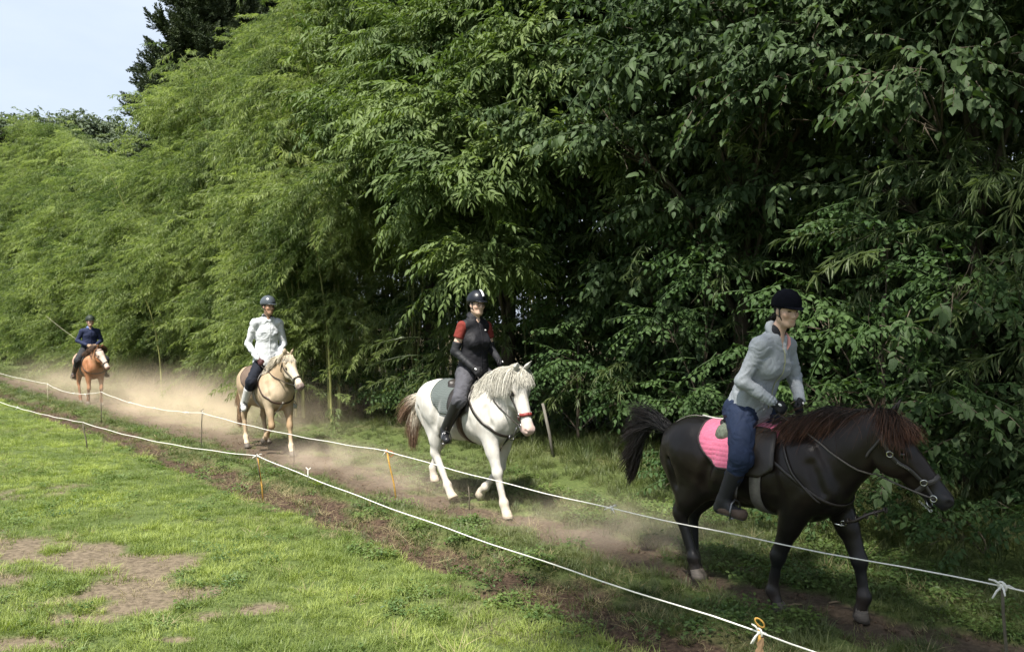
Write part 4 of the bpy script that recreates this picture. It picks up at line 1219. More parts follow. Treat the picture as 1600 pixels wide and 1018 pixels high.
class Horse: pass
def horse(name, n0, s0, label, coatfn, body_m, pose, poll, hdir, k=1.0, h=.012, hooves=hoof_m, yaw=0.0, neckw=1.0, seed=0, fat=1.0, leg=1.0, hs=1.0):
    H = Horse(); H.k = k
    P0 = dict(BASE); P0.update(pose)
    x0, y0, _ = ns(n0, s0); H.loc = (x0, y0, gz1(x0, y0) - .005); H.rz = HEAD + yaw
    root = empty('horse', H.loc, H.rz, label, 'horse', 'ridden horses in single file on the track')
    root.scale = (k, k, k)
    H.root = root
    S = SDF((-1.05, -.42, -.02), (1.65, .42, 1.85), h)
    A = lambda prim, kk=.05: S.add(prim, kk)
    f_ = fat
    # trunk
    A(ell((.02, 0, .985), (.62, .270 * f_, .295)), .06)
    A(ell((-.22, 0, .975), (.42, .270 * f_, .275)), .08)
    A(ell((.40, 0, .975), (.34, .225 * f_, .315)), .10)
    A(ell((-.44, 0, 1.06), (.36, .255 * f_, .265)), .10)
    A(ell((-.50, .09, 1.10), (.25, .16, .20)), .08); A(ell((-.50, -.09, 1.10), (.25, .16, .20)), .08)
    A(rc((.42, 0, 1.17), (-.05, 0, 1.17), .12, .11, .6), .10)         # withers to back
    A(ell((.36, 0, 1.25), (.17, .055, .10)), .10)
    A(rc((-.72, 0, 1.14), (-.84, 0, 1.06), .055, .04), .08)            # dock
    for s in (-1, 1):
        A(ell((.47, s * .145, 1.0), (.15, .085, .26), np.array(Euler((0, .35, 0)).to_matrix())), .08)   # shoulder
        A(ell((.62, s * .10, .93), (.10, .10, .14)), .10)              # breast
    # neck
    hf = nrm(hdir); hl = nrm(np.cross([0, 0, 1], hf)); hu = np.cross(hf, hl)          # nose, left, forehead normal
    pl = np.array(poll, float)
    HP = lambda f, l, u: pl + hf * f + hl * l + hu * u
    H.HP = HP; H.hf, H.hl, H.hu = hf, hl, hu
    b0 = V3(.46, 0, 1.02); b1 = HP(.03, 0, -.115)
    mid = (b0 * .5 + b1 * .5) + V3(-.02, 0, .025 if pl[2] > 1.45 else .02)
    A(rc(b0, mid, .275, .18 * neckw, .52 if neckw < 1.2 else .46), .12); A(rc(mid, b1, .18 * neckw, .115 * (1 + (neckw - 1) * .6), .60 if neckw < 1.2 else .52), .08)
    cr0 = V3(.36, 0, 1.27); cr1 = pl + hu * -.02 - hf * .02; crm = (cr0 + cr1) / 2 + V3(-.02, 0, .045)
    A(rc(cr0, crm, .05, .05, .7), .08); A(rc(crm, cr1, .05, .045, .7), .08)
    H.crest = (cr0 + V3(0, 0, .03), crm + V3(0, 0, .03), cr1 + hu * .03)
    # head
    hR = np.stack([hf, hl, hu], 1)
    HP0 = HP; HP = lambda f, l, u: HP0(f * (1 + (hs - 1) * .45), l * hs, u * hs); H.HP = HP
    E = lambda f, l, u, r, rot=None: ell(HP(f, l, u), (r[0], r[1] * hs, r[2] * hs), hR if rot is None else hR @ np.array(Euler(rot).to_matrix()))
    A(E(.09, 0, -.07, (.145, .092, .092)), .05)
    A(rc(HP(.10, 0, -.055), HP(.46, 0, -.058), .078 * hs, .050 * hs, .92, hl), .05)
    for s in (-1, 1):
        A(E(.185, s * .048, -.135, (.125, .034, .095)), .04)
        A(E(.165, s * .072, -.045, (.050, .022, .024)), .03)           # brow
        A(E(.30, s * .050, -.075, (.10, .018, .020)), .03)             # cheek ridge
    A(rc(HP(.22, 0, -.155), HP(.50, 0, -.115), .048 * hs, .034 * hs, .8, hl), .05)
    A(E(.535, 0, -.070, (.070, .056, .060)), .05)
    A(E(.560, 0, -.105, (.042, .042, .035)), .03)
    A(E(.520, 0, -.140, (.042, .034, .024)), .03)
    for s in (-1, 1):
        A(E(.560, s * .036, -.050, (.036, .022, .030)), .025)
        S.cut(E(.578, s * .058, -.048, (.026, .020, .020), (0, 0, s * .5)), .010)
        S.cut(E(.195, s * .094, -.062, (.026, .014, .016)), .014)
        S.cut(rc(HP(.27, s * .085, -.11), HP(.42, s * .072, -.10), .012, .008), .03)      # eye socket
    S.cut(E(.56, 0, -.126, (.075, .07, .005)), .012)                    # mouth
    for s in (-1, 1):
        e0 = HP(-.015, s * .050, .0); tipv = HP(-.07, s * .075, .125)
        A(rc(e0, (e0 + tipv) / 2, .024, .030, .55, hf), .02); A(rc((e0 + tipv) / 2, tipv, .030, .005, .5, hf), .015)
    # legs
    H.hoof = []
    for key, j in P0.items():
        s = 1 if key.endswith('L') else -1
        yy = [s * .145, s * .135, s * .125, s * .125]
        J = [V3(q[0], y_, q[1]) for q, y_ in zip(j, yy)]
        e, kn, fe, ho = J
        d = nrm(kn - e)
        if key[0] == 'F':
            lg = leg
            A(rc(e + V3(0, 0, .05), kn, .098, .050 * lg, .78), .07)
            A(rc(e, e + (kn - e) * .5, .085 * lg, .066 * lg, .85), .05)
            A(ell(kn, (.052 * lg, .047 * lg, .062)), .03)
            A(rc(kn, fe, .037 * lg, .032 * lg, .85), .03)
            A(rc(kn + V3(-.018, 0, -.03), fe + V3(-.02, 0, .02), .016, .018), .02)
        else:
            hip = V3(-.45, s * .13, 1.02)
            A(rc(hip, e, .19, .125, .62), .08)
            A(rc(V3(-.66, s * .10, .98), e + (kn - e) * .55 + V3(-.05, 0, 0), .12, .075, .8), .08)
            lg = leg; A(rc(e, kn, .125 * lg, .054 * lg, .66), .06)
            hk = kn + V3(-.038, 0, .035)
            A(ell(kn, (.058 * lg, .042 * lg, .062)), .03); A(ell(hk, (.030, .026, .035)), .03)
            A(rc(hk + V3(-.0, 0, .02), e + (kn - e) * .5 + V3(-.07, 0, .03), .018, .03), .03)
            A(rc(kn, fe, .042 * lg, .034 * lg, .85), .03)
            A(rc(kn + V3(-.022, 0, -.03), fe + V3(-.02, 0, .02), .017, .018), .02)
        A(ell(fe, (.045 * leg, .039 * leg, .048)), .03)
        pd = nrm(ho - fe)
        A(rc(fe, ho - pd * .0, .035 * leg, .043 * leg), .025)
        A(ell(fe - V3(.03, 0, .01), (.022, .022, .028)), .02)         # ergot tuft
        H.hoof.append((fe, ho, pd))
    for s in (-1, 1):
        S.cut(rc((.30, s * .285, 1.12), (.36, s * .285, .90), .022, .016), .07)      # behind the shoulder
        S.cut(rc((-.17, s * .285, 1.10), (-.27, s * .262, .84), .030, .022), .06)    # flank
        S.cut(rc((.60, s * .215, 1.10), (.66, s * .20, .92), .012, .010), .06)      # neck groove
        S.cut(rc((-.60, s * .215, 1.0), (-.58, s * .20, .80), .014, .012), .06)     # hamstring
    # soft muscle and skin relief
    S.bump(lambda x, y, z: (fbm(x * 5.5, y * 7, z * 5, 7 + seed, 3) - .5) * -.030 * sstep(.55, .8, z) - (fbm(x * 16, y * 16, z * 12, 9 + seed, 2) - .5) * .006)
    V, F = S.mesh(); V = lap(V, F, 2, .4)
    H.V, H.F = V, F; H.bvh = bvh(V, F)
    me = mesh_np('body', V, F)
    # coat paint in head coordinates too
    R = V - pl; hc = np.stack([R @ hf, R @ hl, R @ hu], 1)
    inhead = sstep(.16, .08, np.sqrt(np.clip(-hc[:, 0] * 0 + hc[:, 1] ** 2, 0, 9))) * (hc[:, 0] > .02) * (hc[:, 0] < .66) * (hc[:, 2] > -.24) * (hc[:, 2] < .06)
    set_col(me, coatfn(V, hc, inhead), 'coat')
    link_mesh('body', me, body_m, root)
    for fe, ho, pd in H.hoof:
        R_ = Vector(pd).to_track_quat('-Z', 'X').to_matrix()
        x_ = nrm(V3(1, 0, 0) - pd * pd[0])
        z_ = -nrm(pd * .35 + V3(0, 0, -1) * .65) if ho[1] * 0 + ho[2] < .07 else -pd
        x_ = nrm(V3(1, 0, 0) - z_ * z_[0]); y_ = np.cross(z_, x_)
        mb = MB(); Vh = []; seg = 14
        for (zz, rr, xo) in [(a_, b_ * (1 + (leg - 1) * .7), c_) for a_, b_, c_ in [(.030, .041, -.004), (.026, .047, -.003), (-.02, .055, .008), (-.050, .062, .018), (-.052, .055, .018)]]:
            for q in range(seg):
                a = 2 * math.pi * q / seg
                rr2 = rr * (1 if math.cos(a) > -.3 else .86)
                Vh.append(ho + x_ * (xo + rr2 * math.cos(a)) + y_ * (rr2 * .88 * math.sin(a)) + z_ * zz)
        Fh = [(i * seg + q, i * seg + (q + 1) % seg, (i + 1) * seg + (q + 1) % seg, (i + 1) * seg + q) for i in range(4) for q in range(seg)]
        Fh = [f[::-1] for f in Fh]; Fh += [tuple(range(seg)), tuple(range(5 * seg - 1, 4 * seg - 1, -1))]
        mb.add(np.array(Vh), Fh); mb.build('hoof', hooves, root)
    for s in (-1, 1):
        mb = MB(); mb.ball(HP(.195, s * .084, -.062), (.021, .017, .019), 12, 8, hR); mb.build('eye', eye_m, root)
    return H

def on_body(H, p, off=.006, maxd=.5):
    co, no, i, d = H.bvh.find_nearest(Vector(p), maxd)
    if co is None: return Vector(p), Vector((0, 0, 1))
    return co + no * off, no
def strap(H, name, pts, w, th, m, parent=None, off=.004, n=28, closed=False, free=None, mb=None):
    """a flat strap lying on the horse along the given points"""
    pts = [Vector(p) for p in pts]
    if closed: pts = pts + [pts[0]]
    Ls = [0]
    for a, b2 in zip(pts[:-1], pts[1:]): Ls.append(Ls[-1] + (b2 - a).length)
    Q = []
    for i in range(n + 1):
        t = Ls[-1] * i / n
        k = max(j for j in range(len(pts) - 1) if Ls[j] <= t + 1e-9); u = (t - Ls[k]) / max(1e-9, Ls[k + 1] - Ls[k])
        Q.append(pts[k].lerp(pts[k + 1], min(u, 1)))
    P = []; Nn = []
    for q in Q:
        p, no = on_body(H, q, off); P.append(p); Nn.append(no)
    for _ in range(2):
        Nn = [(Nn[max(i - 1, 0)] + Nn[i] * 2 + Nn[min(i + 1, n)]).normalized() for i in range(n + 1)]
        P = [P[0]] + [(P[i - 1] + P[i] * 2 + P[i + 1]) / 4 for i in range(1, n)] + [P[n]]
    W = []
    for i in range(n + 1):
        t = (P[min(i + 1, n)] - P[max(i - 1, 0)]).normalized(); W.append(t.cross(Nn[i]).normalized())
    own = mb is None; mb = mb or MB()
    mb.ribbon(P, W, Nn, w, th)
    return mb.build(name, m, parent or H.root) if own else None
def patch(H, name, f, nu, nv, off, th, m, parent=None, zc=.98):
    """conforming cloth or leather: f(u, v) -> (x, angle) round the barrel, angle 0 on top, + to the left"""
    V = []; lay = [[], []]
    for i in range(nu + 1):
        for j in range(nv + 1):
            x, a = f(i / nu, j / nv)
            o = Vector((x, .9 * math.sin(a), zc + .9 * math.cos(a))); d = (Vector((x, 0, zc)) - o).normalized()
            hit, no, _, _ = H.bvh.ray_cast(o, d)
            if hit is None: hit = Vector((x, 0, zc)) - d * .25; no = -d
            no = (no * .5 - d * .5).normalized()
            lay[0].append(hit + no * (off + th)); lay[1].append(hit + no * off)
    V = [tuple(v) for v in lay[0]] + [tuple(v) for v in lay[1]]
    n1 = (nu + 1) * (nv + 1); F = []
    g = lambda i, j: i * (nv + 1) + j
    for i in range(nu):
        for j in range(nv):
            q = (g(i, j), g(i, j + 1), g(i + 1, j + 1), g(i + 1, j)); F.append(q); F.append(tuple(n1 + k for k in q[::-1]))
    for i in range(nu):
        for j in (0, nv):
            q = (g(i, j), g(i + 1, j), g(i + 1, j) + n1, g(i, j) + n1); F.append(q if j == 0 else q[::-1])
    for j in range(nv):
        for i in (0, nu):
            q = (g(i, j), g(i, j) + n1, g(i, j + 1) + n1, g(i, j + 1)); F.append(q if i == 0 else q[::-1])
    return obj(name, V, F, m, parent or H.root)

def saddle(H, pad_m, edge_m, x0=-.40, x1=.26, drop=1.75, seat_x=0.0, fleece=None, flap_m=None, girth_m=None, backx=-.36):
    flap_m = flap_m or leather_m
    def fpad(u, v):
        a = (v * 2 - 1) * drop
        e = abs(v * 2 - 1)
        lo = x0 + .18 * max(0, e - .55) ** 1.5 / .3 + .05 * e; hi = x1 - .05 * e - .10 * max(0, e - .8) / .2
        return lo + (hi - lo) * u, a
    patch(H, 'saddle_pad', fpad, 18, 44, .006, .012, pad_m)
    mb = MB()                                          # dark edging of the pad
    for side in (-1, 1):
        pts = []
        for t in np.linspace(0, 1, 15): x, a = fpad(0, .5 + side * .5 * t); pts.append((x, a))
        for t in np.linspace(0, 1, 12): x, a = fpad(t, .5 + side * .5); pts.append((x, a))
        Pp = []
        for x, a in pts:
            o = Vector((x, .9 * math.sin(a), .98 + .9 * math.cos(a))); d = (Vector((x, 0, .98)) - o).normalized()
            hit, no, _, _ = H.bvh.ray_cast(o, d)
            if hit is not None: Pp.append(hit - d * .013)
        mb.tube(Pp, .010, 6)
    mb.build('pad_edging', edge_m, H.root)
    sx = seat_x
    s = SDF((-.36 + sx, -.25, 1.05), (.36 + sx, .25, 1.48), .011)
    z = 1.255
    s.add(ell((sx - .0, 0, z), (.24, .13, .05)), .04); s.add(ell((sx - .22, 0, z + .055), (.06, .13, .04)), .05)
    s.add(ell((sx + .20, 0, z + .05), (.07, .06, .06)), .05)
    s.add(rc((sx - .2, .09, z - .02), (sx + .18, .07, z - .01), .06, .05), .04); s.add(rc((sx - .2, -.09, z - .02), (sx + .18, -.07, z - .01), .06, .05), .04)
    V, F = s.mesh()
    sd = obj('saddle', V, F, flap_m, H.root)
    for side in (-1, 1):
        def ffl(u, v, side=side):
            a = side * (.35 + 1.25 * v)
            c = sx + .10 + .05 * v; w = .17 - .03 * abs(v * 2 - 1) ** 3 - .10 * max(0, v - .8) / .2
            return c + (u * 2 - 1) * w, a
        patch(H, 'saddle_flap', ffl, 8, 14, .020, .012, flap_m)
    g = [];
    for a in np.linspace(1.35, 2 * math.pi - 1.35, 26):
        x = sx + .16 + .03 * math.cos(a)
        o = Vector((x, .9 * math.sin(a), .98 + .9 * math.cos(a))); d = (Vector((x, 0, .98)) - o).normalized()
        hit, no, _, _ = H.bvh.ray_cast(o, d)
        if hit is not None: g.append(hit)
    strap(H, 'girth', g, .042, .010, girth_m or greystrap_m, off=.004, n=40)
    if fleece: 
        mb = MB(); 
        s = SDF((backx - .25, -.25, 1.1), (backx + .25, .25, 1.45), .012)
        s.add(rc((backx + .10, -.15, 1.235), (backx + .10, .15, 1.235), .075, .075), .05); s.add(ell((backx + .12, 0, 1.27), (.13, .15, .07)), .05)
        s.bump(lambda x, y, z: (fbm(x * 40, y * 40, z * 40, 4, 2) - .5) * .02)
        V, F = s.mesh(); obj('fleece_seat_cover', V, F, fleece, H.root)
    return sd

def bridle(H, m_cheek, m_nose, name_mat=None, ring=.020, noseband=.42, halter=False, noseW=.014, cheekW=.011):
    HP = H.HP
    br = tag(bpy.data.objects.new('bridle', None)); COL.objects.link(br); br.parent = H.root
    for s in (-1, 1):
        strap(H, 'cheek_strap', [HP(-.01, 0, .03), HP(.01, s * .10, -.04), HP(.07, s * .12, -.10), HP(.16 if halter else .10, s * .12, -.12)], cheekW, .005, m_cheek, br, n=18)
        strap(H, 'cheek_piece', [HP(.16 if halter else .09, s * .12, -.12), HP(.28, s * .12, -.10), HP(noseband, s * .10, -.095)], cheekW * .9, .005, m_cheek, br, off=.006, n=16)
        strap(H, 'bit_strap', [HP(noseband, s * .10, -.095), HP(.50, s * .10, -.115)], cheekW * .7, .004, m_cheek, br, n=6)
        for f, u, rr in ([(.155, -.12, .019)] if halter else []) + [(noseband, -.095, .020), (.49, -.118, ring)]:
            p, no = on_body(H, HP(f, s * .12, u), .010); mb = MB(); mb.torus(p, rr, .0042, tuple(no), 16); mb.build('bit_ring', steel_m, br)
    nb = []
    for a in np.linspace(0, 2 * math.pi, 20)[:-1]:
        nb.append(HP(noseband, .11 * math.sin(a), -.085 + .10 * math.cos(a)))
    strap(H, 'noseband', nb, noseW, .006, m_nose, br, closed=True, n=34, off=.005)
    strap(H, 'browband', [HP(.03, -.11, -.04), HP(.07, -.05, .03), HP(.07, .05, .03), HP(.03, .11, -.04)], .010, .005, m_cheek, br, n=18)
    strap(H, 'throat_strap', [HP(.04, -.11, -.06), HP(.07, -.07, -.20), HP(.09, 0, -.24), HP(.07, .07, -.20), HP(.04, .11, -.06)], .008, .004, m_cheek, br, n=24)
    return br
def rein_line(mb, H, p0, p1, sag, r=.006, seg=14, ctrl=None, avoid=True):
    p0, p1 = Vector(p0), Vector(p1); P = []
    for i in range(seg + 1):
        t = i / seg; p = p0.lerp(p1, t)
        if ctrl is not None: p = p0 * (1 - t) ** 2 + Vector(ctrl) * (2 * t * (1 - t)) + p1 * t * t
        p.z -= sag * 4 * t * (1 - t)
        if avoid:
            co, no, _, _ = H.bvh.find_nearest(p, .25)
            if co is not None and (p - co).dot(no) < .012: p = co + no * .012
        P.append(p)
    mb.tube(P, r, 6, True, 1.0)
def world_of(H, p): 
    return Matrix.LocRotScale(Vector(H.loc), Euler((0, 0, H.rz)), Vector((H.k,) * 3)) @ Vector(p)

def crest_roots(H, n, r, t0=0.02, t1=1.0, jit=.02):
    c0, c1, c2 = H.crest; t = r.uniform(t0, t1, n)
    p = ((1 - t) ** 2)[:, None] * c0 + (2 * t * (1 - t))[:, None] * (2 * c1 - (c0 + c2) / 2) + (t ** 2)[:, None] * c2
    out = []
    for q in p:
        co, no, _, _ = H.bvh.find_nearest(Vector(q), .3)
        q2 = Vector(q) if co is None else (co if (Vector(q) - co).dot(no) > 0 else co)
        out.append(np.array(q2) + r.normal(size=3) * jit * np.array([1, .6, .3]))
    return np.array(out), t

# coats -----------------------------------------------------------
def blend(a, b2, m): return a + (np.asarray(b2) - a) * m[:, None]
def coat_black(V, hc, inh):
    C = np.tile([.008, .0065, .006], (len(V), 1)).astype(float)
    C = blend(C, [.015, .010, .008], sstep(.35, .75, fbm(V[:, 0] * 3, V[:, 1] * 3, V[:, 2] * 3, 3)) * sstep(.6, .9, V[:, 2]))
    C = blend(C, [.010, .010, .011], sstep(.6, .4, V[:, 2]))
    C = blend(C, [.10, .07, .05], sstep(.34, .0, V[:, 2]) * fbm(V[:, 0] * 14, V[:, 1] * 14, V[:, 2] * 9, 5) * .55)
    C = blend(C, [.020, .019, .021], inh * sstep(.44, .52, hc[:, 0]))
    return C
def coat_white(V, hc, inh):
    C = np.tile([.46, .445, .41], (len(V), 1)).astype(float)
    C = blend(C, [.38, .345, .29], sstep(.55, .75, fbm(V[:, 0] * 5, V[:, 1] * 5, V[:, 2] * 5, 33)) * .5)
    C = blend(C, [.48, .47, .46], sstep(.62, .70, fbm(V[:, 0] * 9, V[:, 1] * 9, V[:, 2] * 9, 35)) * sstep(1.0, 1.15, V[:, 2]) * sstep(.1, -.2, V[:, 0]) * .7)
    C = blend(C, [.46, .38, .28], sstep(.45, .1, V[:, 2]) * (.35 + .5 * fbm(V[:, 0] * 8, V[:, 1] * 8, V[:, 2] * 8, 36)))
    C = blend(C, [.46, .33, .29], inh * sstep(.47, .54, hc[:, 0]) * .9)
    C = blend(C, [.35, .22, .20], inh * sstep(.03, .008, np.abs(hc[:, 2] + .126)) * sstep(.50, .53, hc[:, 0]) * .7)
    C = blend(C, [.55, .45, .38], inh * np.exp(-((hc[:, 0] - .195) ** 2 + (hc[:, 2] + .062) ** 2) / .0012) * .6)
    return C
def coat_palomino(V, hc, inh):
    C = np.tile([.33, .245, .155], (len(V), 1)).astype(float)
    C = blend(C, [.40, .32, .22], sstep(.4, .7, fbm(V[:, 0] * 3, V[:, 1] * 3, V[:, 2] * 3, 43)))
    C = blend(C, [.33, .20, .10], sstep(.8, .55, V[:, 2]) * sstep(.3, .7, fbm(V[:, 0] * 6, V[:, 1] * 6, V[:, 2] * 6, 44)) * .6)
    C = blend(C, [.62, .52, .38], sstep(.35, .15, V[:, 2]) * .7)
    C = blend(C, [.50, .43, .33], inh * sstep(.1, .3, hc[:, 0]))
    C = blend(C, [.17, .13, .115], inh * sstep(.49, .56, hc[:, 0]))
    return C
def coat_chestnut(V, hc, inh):
    C = np.tile([.25, .105, .045], (len(V), 1)).astype(float)
    C = blend(C, [.33, .17, .09], sstep(.4, .7, fbm(V[:, 0] * 4, V[:, 1] * 4, V[:, 2] * 4, 53)))
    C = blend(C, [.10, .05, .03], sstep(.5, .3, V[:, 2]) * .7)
    C = blend(C, [.55, .42, .33], sstep(-.25, -.5, V[:, 0]) * sstep(.9, 1.1, V[:, 2]) * .6)
    C = blend(C, [.48, .38, .32], inh * sstep(-.115, -.07, hc[:, 2]))
    C = blend(C, [.12, .06, .045], inh * sstep(.52, .58, hc[:, 0]))
    return C
def coat_mat(name, rough, spec, sheen=0.0, bump=.12, var=.12):
    return mat(name, (.5, .5, .5), rough, spec, var=var, vscale=30, bump=bump, bscale=160, sheen=sheen, attr='coat', stretch=(1, 1, .35))

def tail(H, spine, n, L, m, seed, width=.0035, spread_=.05, curl=.05, droop=.4, wind=(0, 0, 0), fan=.25):
    r = np.random.default_rng(seed)
    sp = [np.array(q, float) for q in spine]
    roots = []; dirs = []; LL = []
    for i in range(n):
        t = r.uniform(0, 1) ** 1.2
        k = min(int(t * (len(sp) - 1)), len(sp) - 2); u = t * (len(sp) - 1) - k
        p = sp[k] * (1 - u) + sp[k + 1] * u; d = nrm(sp[k + 1] - sp[k])
        roots.append(p + r.normal(size=3) * .018); dirs.append(d + r.normal(size=3) * fan); LL.append(L * r.uniform(.7, 1.1) * (1 - .25 * t))
    return hair('tail', roots, dirs, LL, droop, width, m, H.root, None, 12, seed, curl, wind)

HORSES = {}
if 'nohorse' not in DBG:
    bl_m = coat_mat('black_coat', .36, .26, .0)
    wh_m = coat_mat('white_coat', .7, .25, .1)
    pa_m = coat_mat('palomino_coat', .6, .3, .0)
    ch_m = coat_mat('chestnut_coat', .55, .3, .0)
    # ---- 1: black
    H = horse('black', 5.38, -3.59, 'black horse with reddish mane and pink saddle pad, first in line', coat_black, bl_m,
              dict(FR=[(.49, .86), (.29, .41), (.24, .15), (.285, .055)], FL=[(.56, .86), (.75, .43), (.79, .19), (.76, .085)],
                   HR=[(-.36, .86), (-.575, .56), (-.46, .24), (-.435, .13)], HL=[(-.36, .86), (-.66, .53), (-.64, .17), (-.60, .05)]),
              (1.02, .02, 1.42), (.40, .14, -.50), 1.0, .0115, seed=1, neckw=1.28, leg=1.08, hs=1.12)
    HORSES['black'] = H; r = np.random.default_rng(21)
    mane_m = hair_mat('reddish_mane', (.012, .009, .007), (.085, .036, .019), .85, split=(.25, .95))
    dark_m = hair_mat('black_hair', (.010, .009, .009), (.020, .015, .013), .4)
    R_, t = crest_roots(H, 1700, r, 0.0, 1.0, .016)
    cl = vnoise(t * 14, 0, 0, 5) - .5; D = np.stack([-1.0 + cl * 2.2 + r.normal(size=len(t)) * .22, -.60 + r.normal(size=len(t)) * .16, -.05 + cl * .6 + r.normal(size=len(t)) * .14], 1)
    hair('mane', R_, D, (.12 + .30 * vnoise(t * 11, 3, 0, 6)) * r.uniform(.6, 1.2, len(t)), .8, .0022, mane_m, H.root, H.bvh, 9, 1, .05, (-.22, 0, 0), .005)
    R_ = np.array([H.HP(-.10 + .13 * r.uniform(), -.03 + r.normal() * .03, .01) for _ in range(520)])
    D = np.stack([H.hf * (r.normal() * .35 + .1) + H.hl * (-.8 + r.normal() * .3) + H.hu * (.25 + r.normal() * .25) for _ in range(520)])
    hair('mane', R_, D, .10 + .22 * r.uniform(size=520), .8, .0021, mane_m, H.root, H.bvh, 9, 33, .12, (-.12, 0, 0), .006, lock=16, lockw=.5)
    R_, t = crest_roots(H, 260, r, 0.0, 1.0, .02)
    D = np.stack([-1.0 + r.normal(size=len(t)) * .8, -.6 + r.normal(size=len(t)) * .5, .25 + r.normal(size=len(t)) * .35], 1)
    hair('mane', R_, D, r.uniform(.15, .42, len(t)), .8, .0018, mane_m, H.root, H.bvh, 10, 31, .16, (-.25, 0, 0), .01, lock=0)
    R_, t = crest_roots(H, 350, r, 0.0, 1.0, .018)
    D = np.stack([-.5 + r.normal(size=len(t)) * .3, .7 + r.normal(size=len(t)) * .2, .05 + r.normal(size=len(t)) * .15], 1)
    hair('mane', R_, D, .25 + .1 * r.uniform(size=len(t)), .8, .0026, mane_m, H.root, H.bvh, 8, 2, .08, (0, 0, 0), .006)
    R_ = np.array([H.HP(-.03 + .05 * r.uniform(), r.normal() * .035, .02) for _ in range(380)])
    D = np.stack([H.hf * .5 + H.hl * (-.55 + r.normal() * .6) + H.hu * (.35 + r.normal() * .2) for _ in range(380)])
    hair('forelock', R_, D, .17 + .12 * r.uniform(size=380), .5, .0024, mane_m, H.root, H.bvh, 8, 3, .10, (.05, -.1, 0), .005)
    tail(H, [(-.76, 0, 1.16), (-.88, .01, 1.24), (-1.02, .02, 1.22), (-1.12, .02, 1.10), (-1.16, .02, .95)], 1700, .46, dark_m, 4, .0028, curl=.04, droop=.26, wind=(-.26, .02, 0), fan=.15)
    pink = pad_mat('pink_quilted_pad', (.56, .125, .215), 30, 1.0)
    saddle(H, pink, mat('dark_edging', (.03, .02, .02), .7), -.35, .30, 1.50, .03, fleece_m, leather_m, greystrap_m, backx=-.24)
    br = bridle(H, mat('dark_bridle_strap', (.050, .045, .042), .5, .45, var=.15), mat('dark_bridle_strap', (.05, .045, .042)), halter=True, noseW=.016, cheekW=.013)
    # pale script on the cheek strap
    scr = MB(); HP = H.HP
    a0, no = on_body(H, HP(.215, -.12, -.115), .014); b0_, _ = on_body(H, HP(.30, -.12, -.105), .014); ax = (b0_ - a0); up = ax.cross(no).normalized()
    for q in range(7):
        c = a0 + ax * (q + .5) / 7; hgt = .007 if q in (0, 3) else .0045
        scr.tube([c - ax * .05 - up * hgt, c + up * hgt, c + ax * .03 - up * hgt * .6, c + ax * .07 + up * hgt * .3], .0009, 4)
    scr.build('script_lettering', white_m, br)
    # dropped curb chain and rings
    mb = MB()
    p, no = on_body(H, HP(.50, -.09, -.15), .015); mb.torus(p + Vector((0, 0, -.005)), .022, .003, tuple(no), 18); mb.torus(p + Vector((.005, 0, -.048)), .012, .0025, tuple(no), 14)
    for q in range(7): mb.torus(p + Vector((-.03 * q / 2, .01 * q, -.048 + .006 * q)), .006, .0015, (q % 2, 1, 0), 8)
    mb.build('curb_chain', steel_m, br)
    # breast collar, crupper strap, loose line at the chest
    strap(H, 'breast_strap', [(.30, -.30, 1.12), (.52, -.30, .98), (.68, -.20, .86), (.76, 0, .80), (.68, .20, .86), (.52, .30, .98), (.30, .30, 1.12)], .012, .006, leather_m, n=40)
    strap(H, 'neck_strap', [(.36, -.20, 1.22), (.48, -.25, 1.02), (.66, -.22, .84)], .009, .005, leather_m, n=20, off=.008)
    strap(H, 'crupper_strap', [(-.30, 0, 1.42), (-.50, -.02, 1.42), (-.66, -.02, 1.35), (-.78, -.01, 1.2)], .010, .007, greystrap_m, n=22, off=.008)
    strap(H, 'crupper_strap', [(-.22, 0, 1.42), (-.30, -.03, 1.42), (-.42, -.03, 1.42)], .011, .008, white_m, n=10, off=.018)
    mb = MB(); mb.tube([(.74, -.06, .72), (.86, -.14, .76), (.95, -.12, .82), (1.04, -.06, .86)], [.011, .012, .010, .010], 7)
    for q in range(5): mb.torus((.80 + .06 * q, -.10 - .01 * math.sin(q), .745 + .028 * q), .017, .005, (1, 0, .4), 10)
    mb.build('chest_line', leather_m, H.root)
    mb = MB(); mb.torus((.745, -.07, .715), .018, .004, (0, 1, .3), 14); mb.tube([(.70, -.10, .71), (.745, -.085, .70)], .007, 6); mb.build('buckle', steel_m, H.root)
    # ---- 2: white
    H = horse('white', 5.75, -7.62, 'white horse with cream mane and red noseband, second in line', coat_white, wh_m,
              dict(FR=[(.52, .86), (.68, .44), (.77, .15), (.81, .055)], FL=[(.50, .86), (.40, .44), (.16, .19), (.08, .13)],
                   HR=[(-.30, .86), (-.42, .52), (-.20, .19), (-.13, .09)], HL=[(-.38, .86), (-.72, .56), (-.84, .27), (-.82, .16)]),
              (.90, -.03, 1.46), (.24, -.03, -.55), 1.055, .013, hoofp_m, seed=2, leg=1.10, neckw=1.2, hs=1.08)
    HORSES['white'] = H; r = np.random.default_rng(22)
    cream = hair_mat('cream_mane', (.44, .42, .36), (.52, .50, .44), .22)
    wtail = hair_mat('brown_tipped_tail', (.66, .60, .50), (.16, .10, .065), .25, split=(.15, .65))
    for sd, nn in ((-1, 1800), (1, 600)):
        R_, t = crest_roots(H, nn, r, 0.0, 1.0, .016)
        cl = vnoise(t * 12, sd, 0, 5) - .5; D = np.stack([-.15 + cl * .8 + r.normal(size=len(t)) * .12, sd * (.55 + r.normal(size=len(t)) * .12), -.05 + r.normal(size=len(t)) * .14], 1)
        hair('mane', R_, D, .25 + .13 * r.uniform(size=len(t)), 1.3, .0021, cream, H.root, H.bvh, 9, 5, .04, (0, 0, 0), .005, lock=18, lockw=.45)
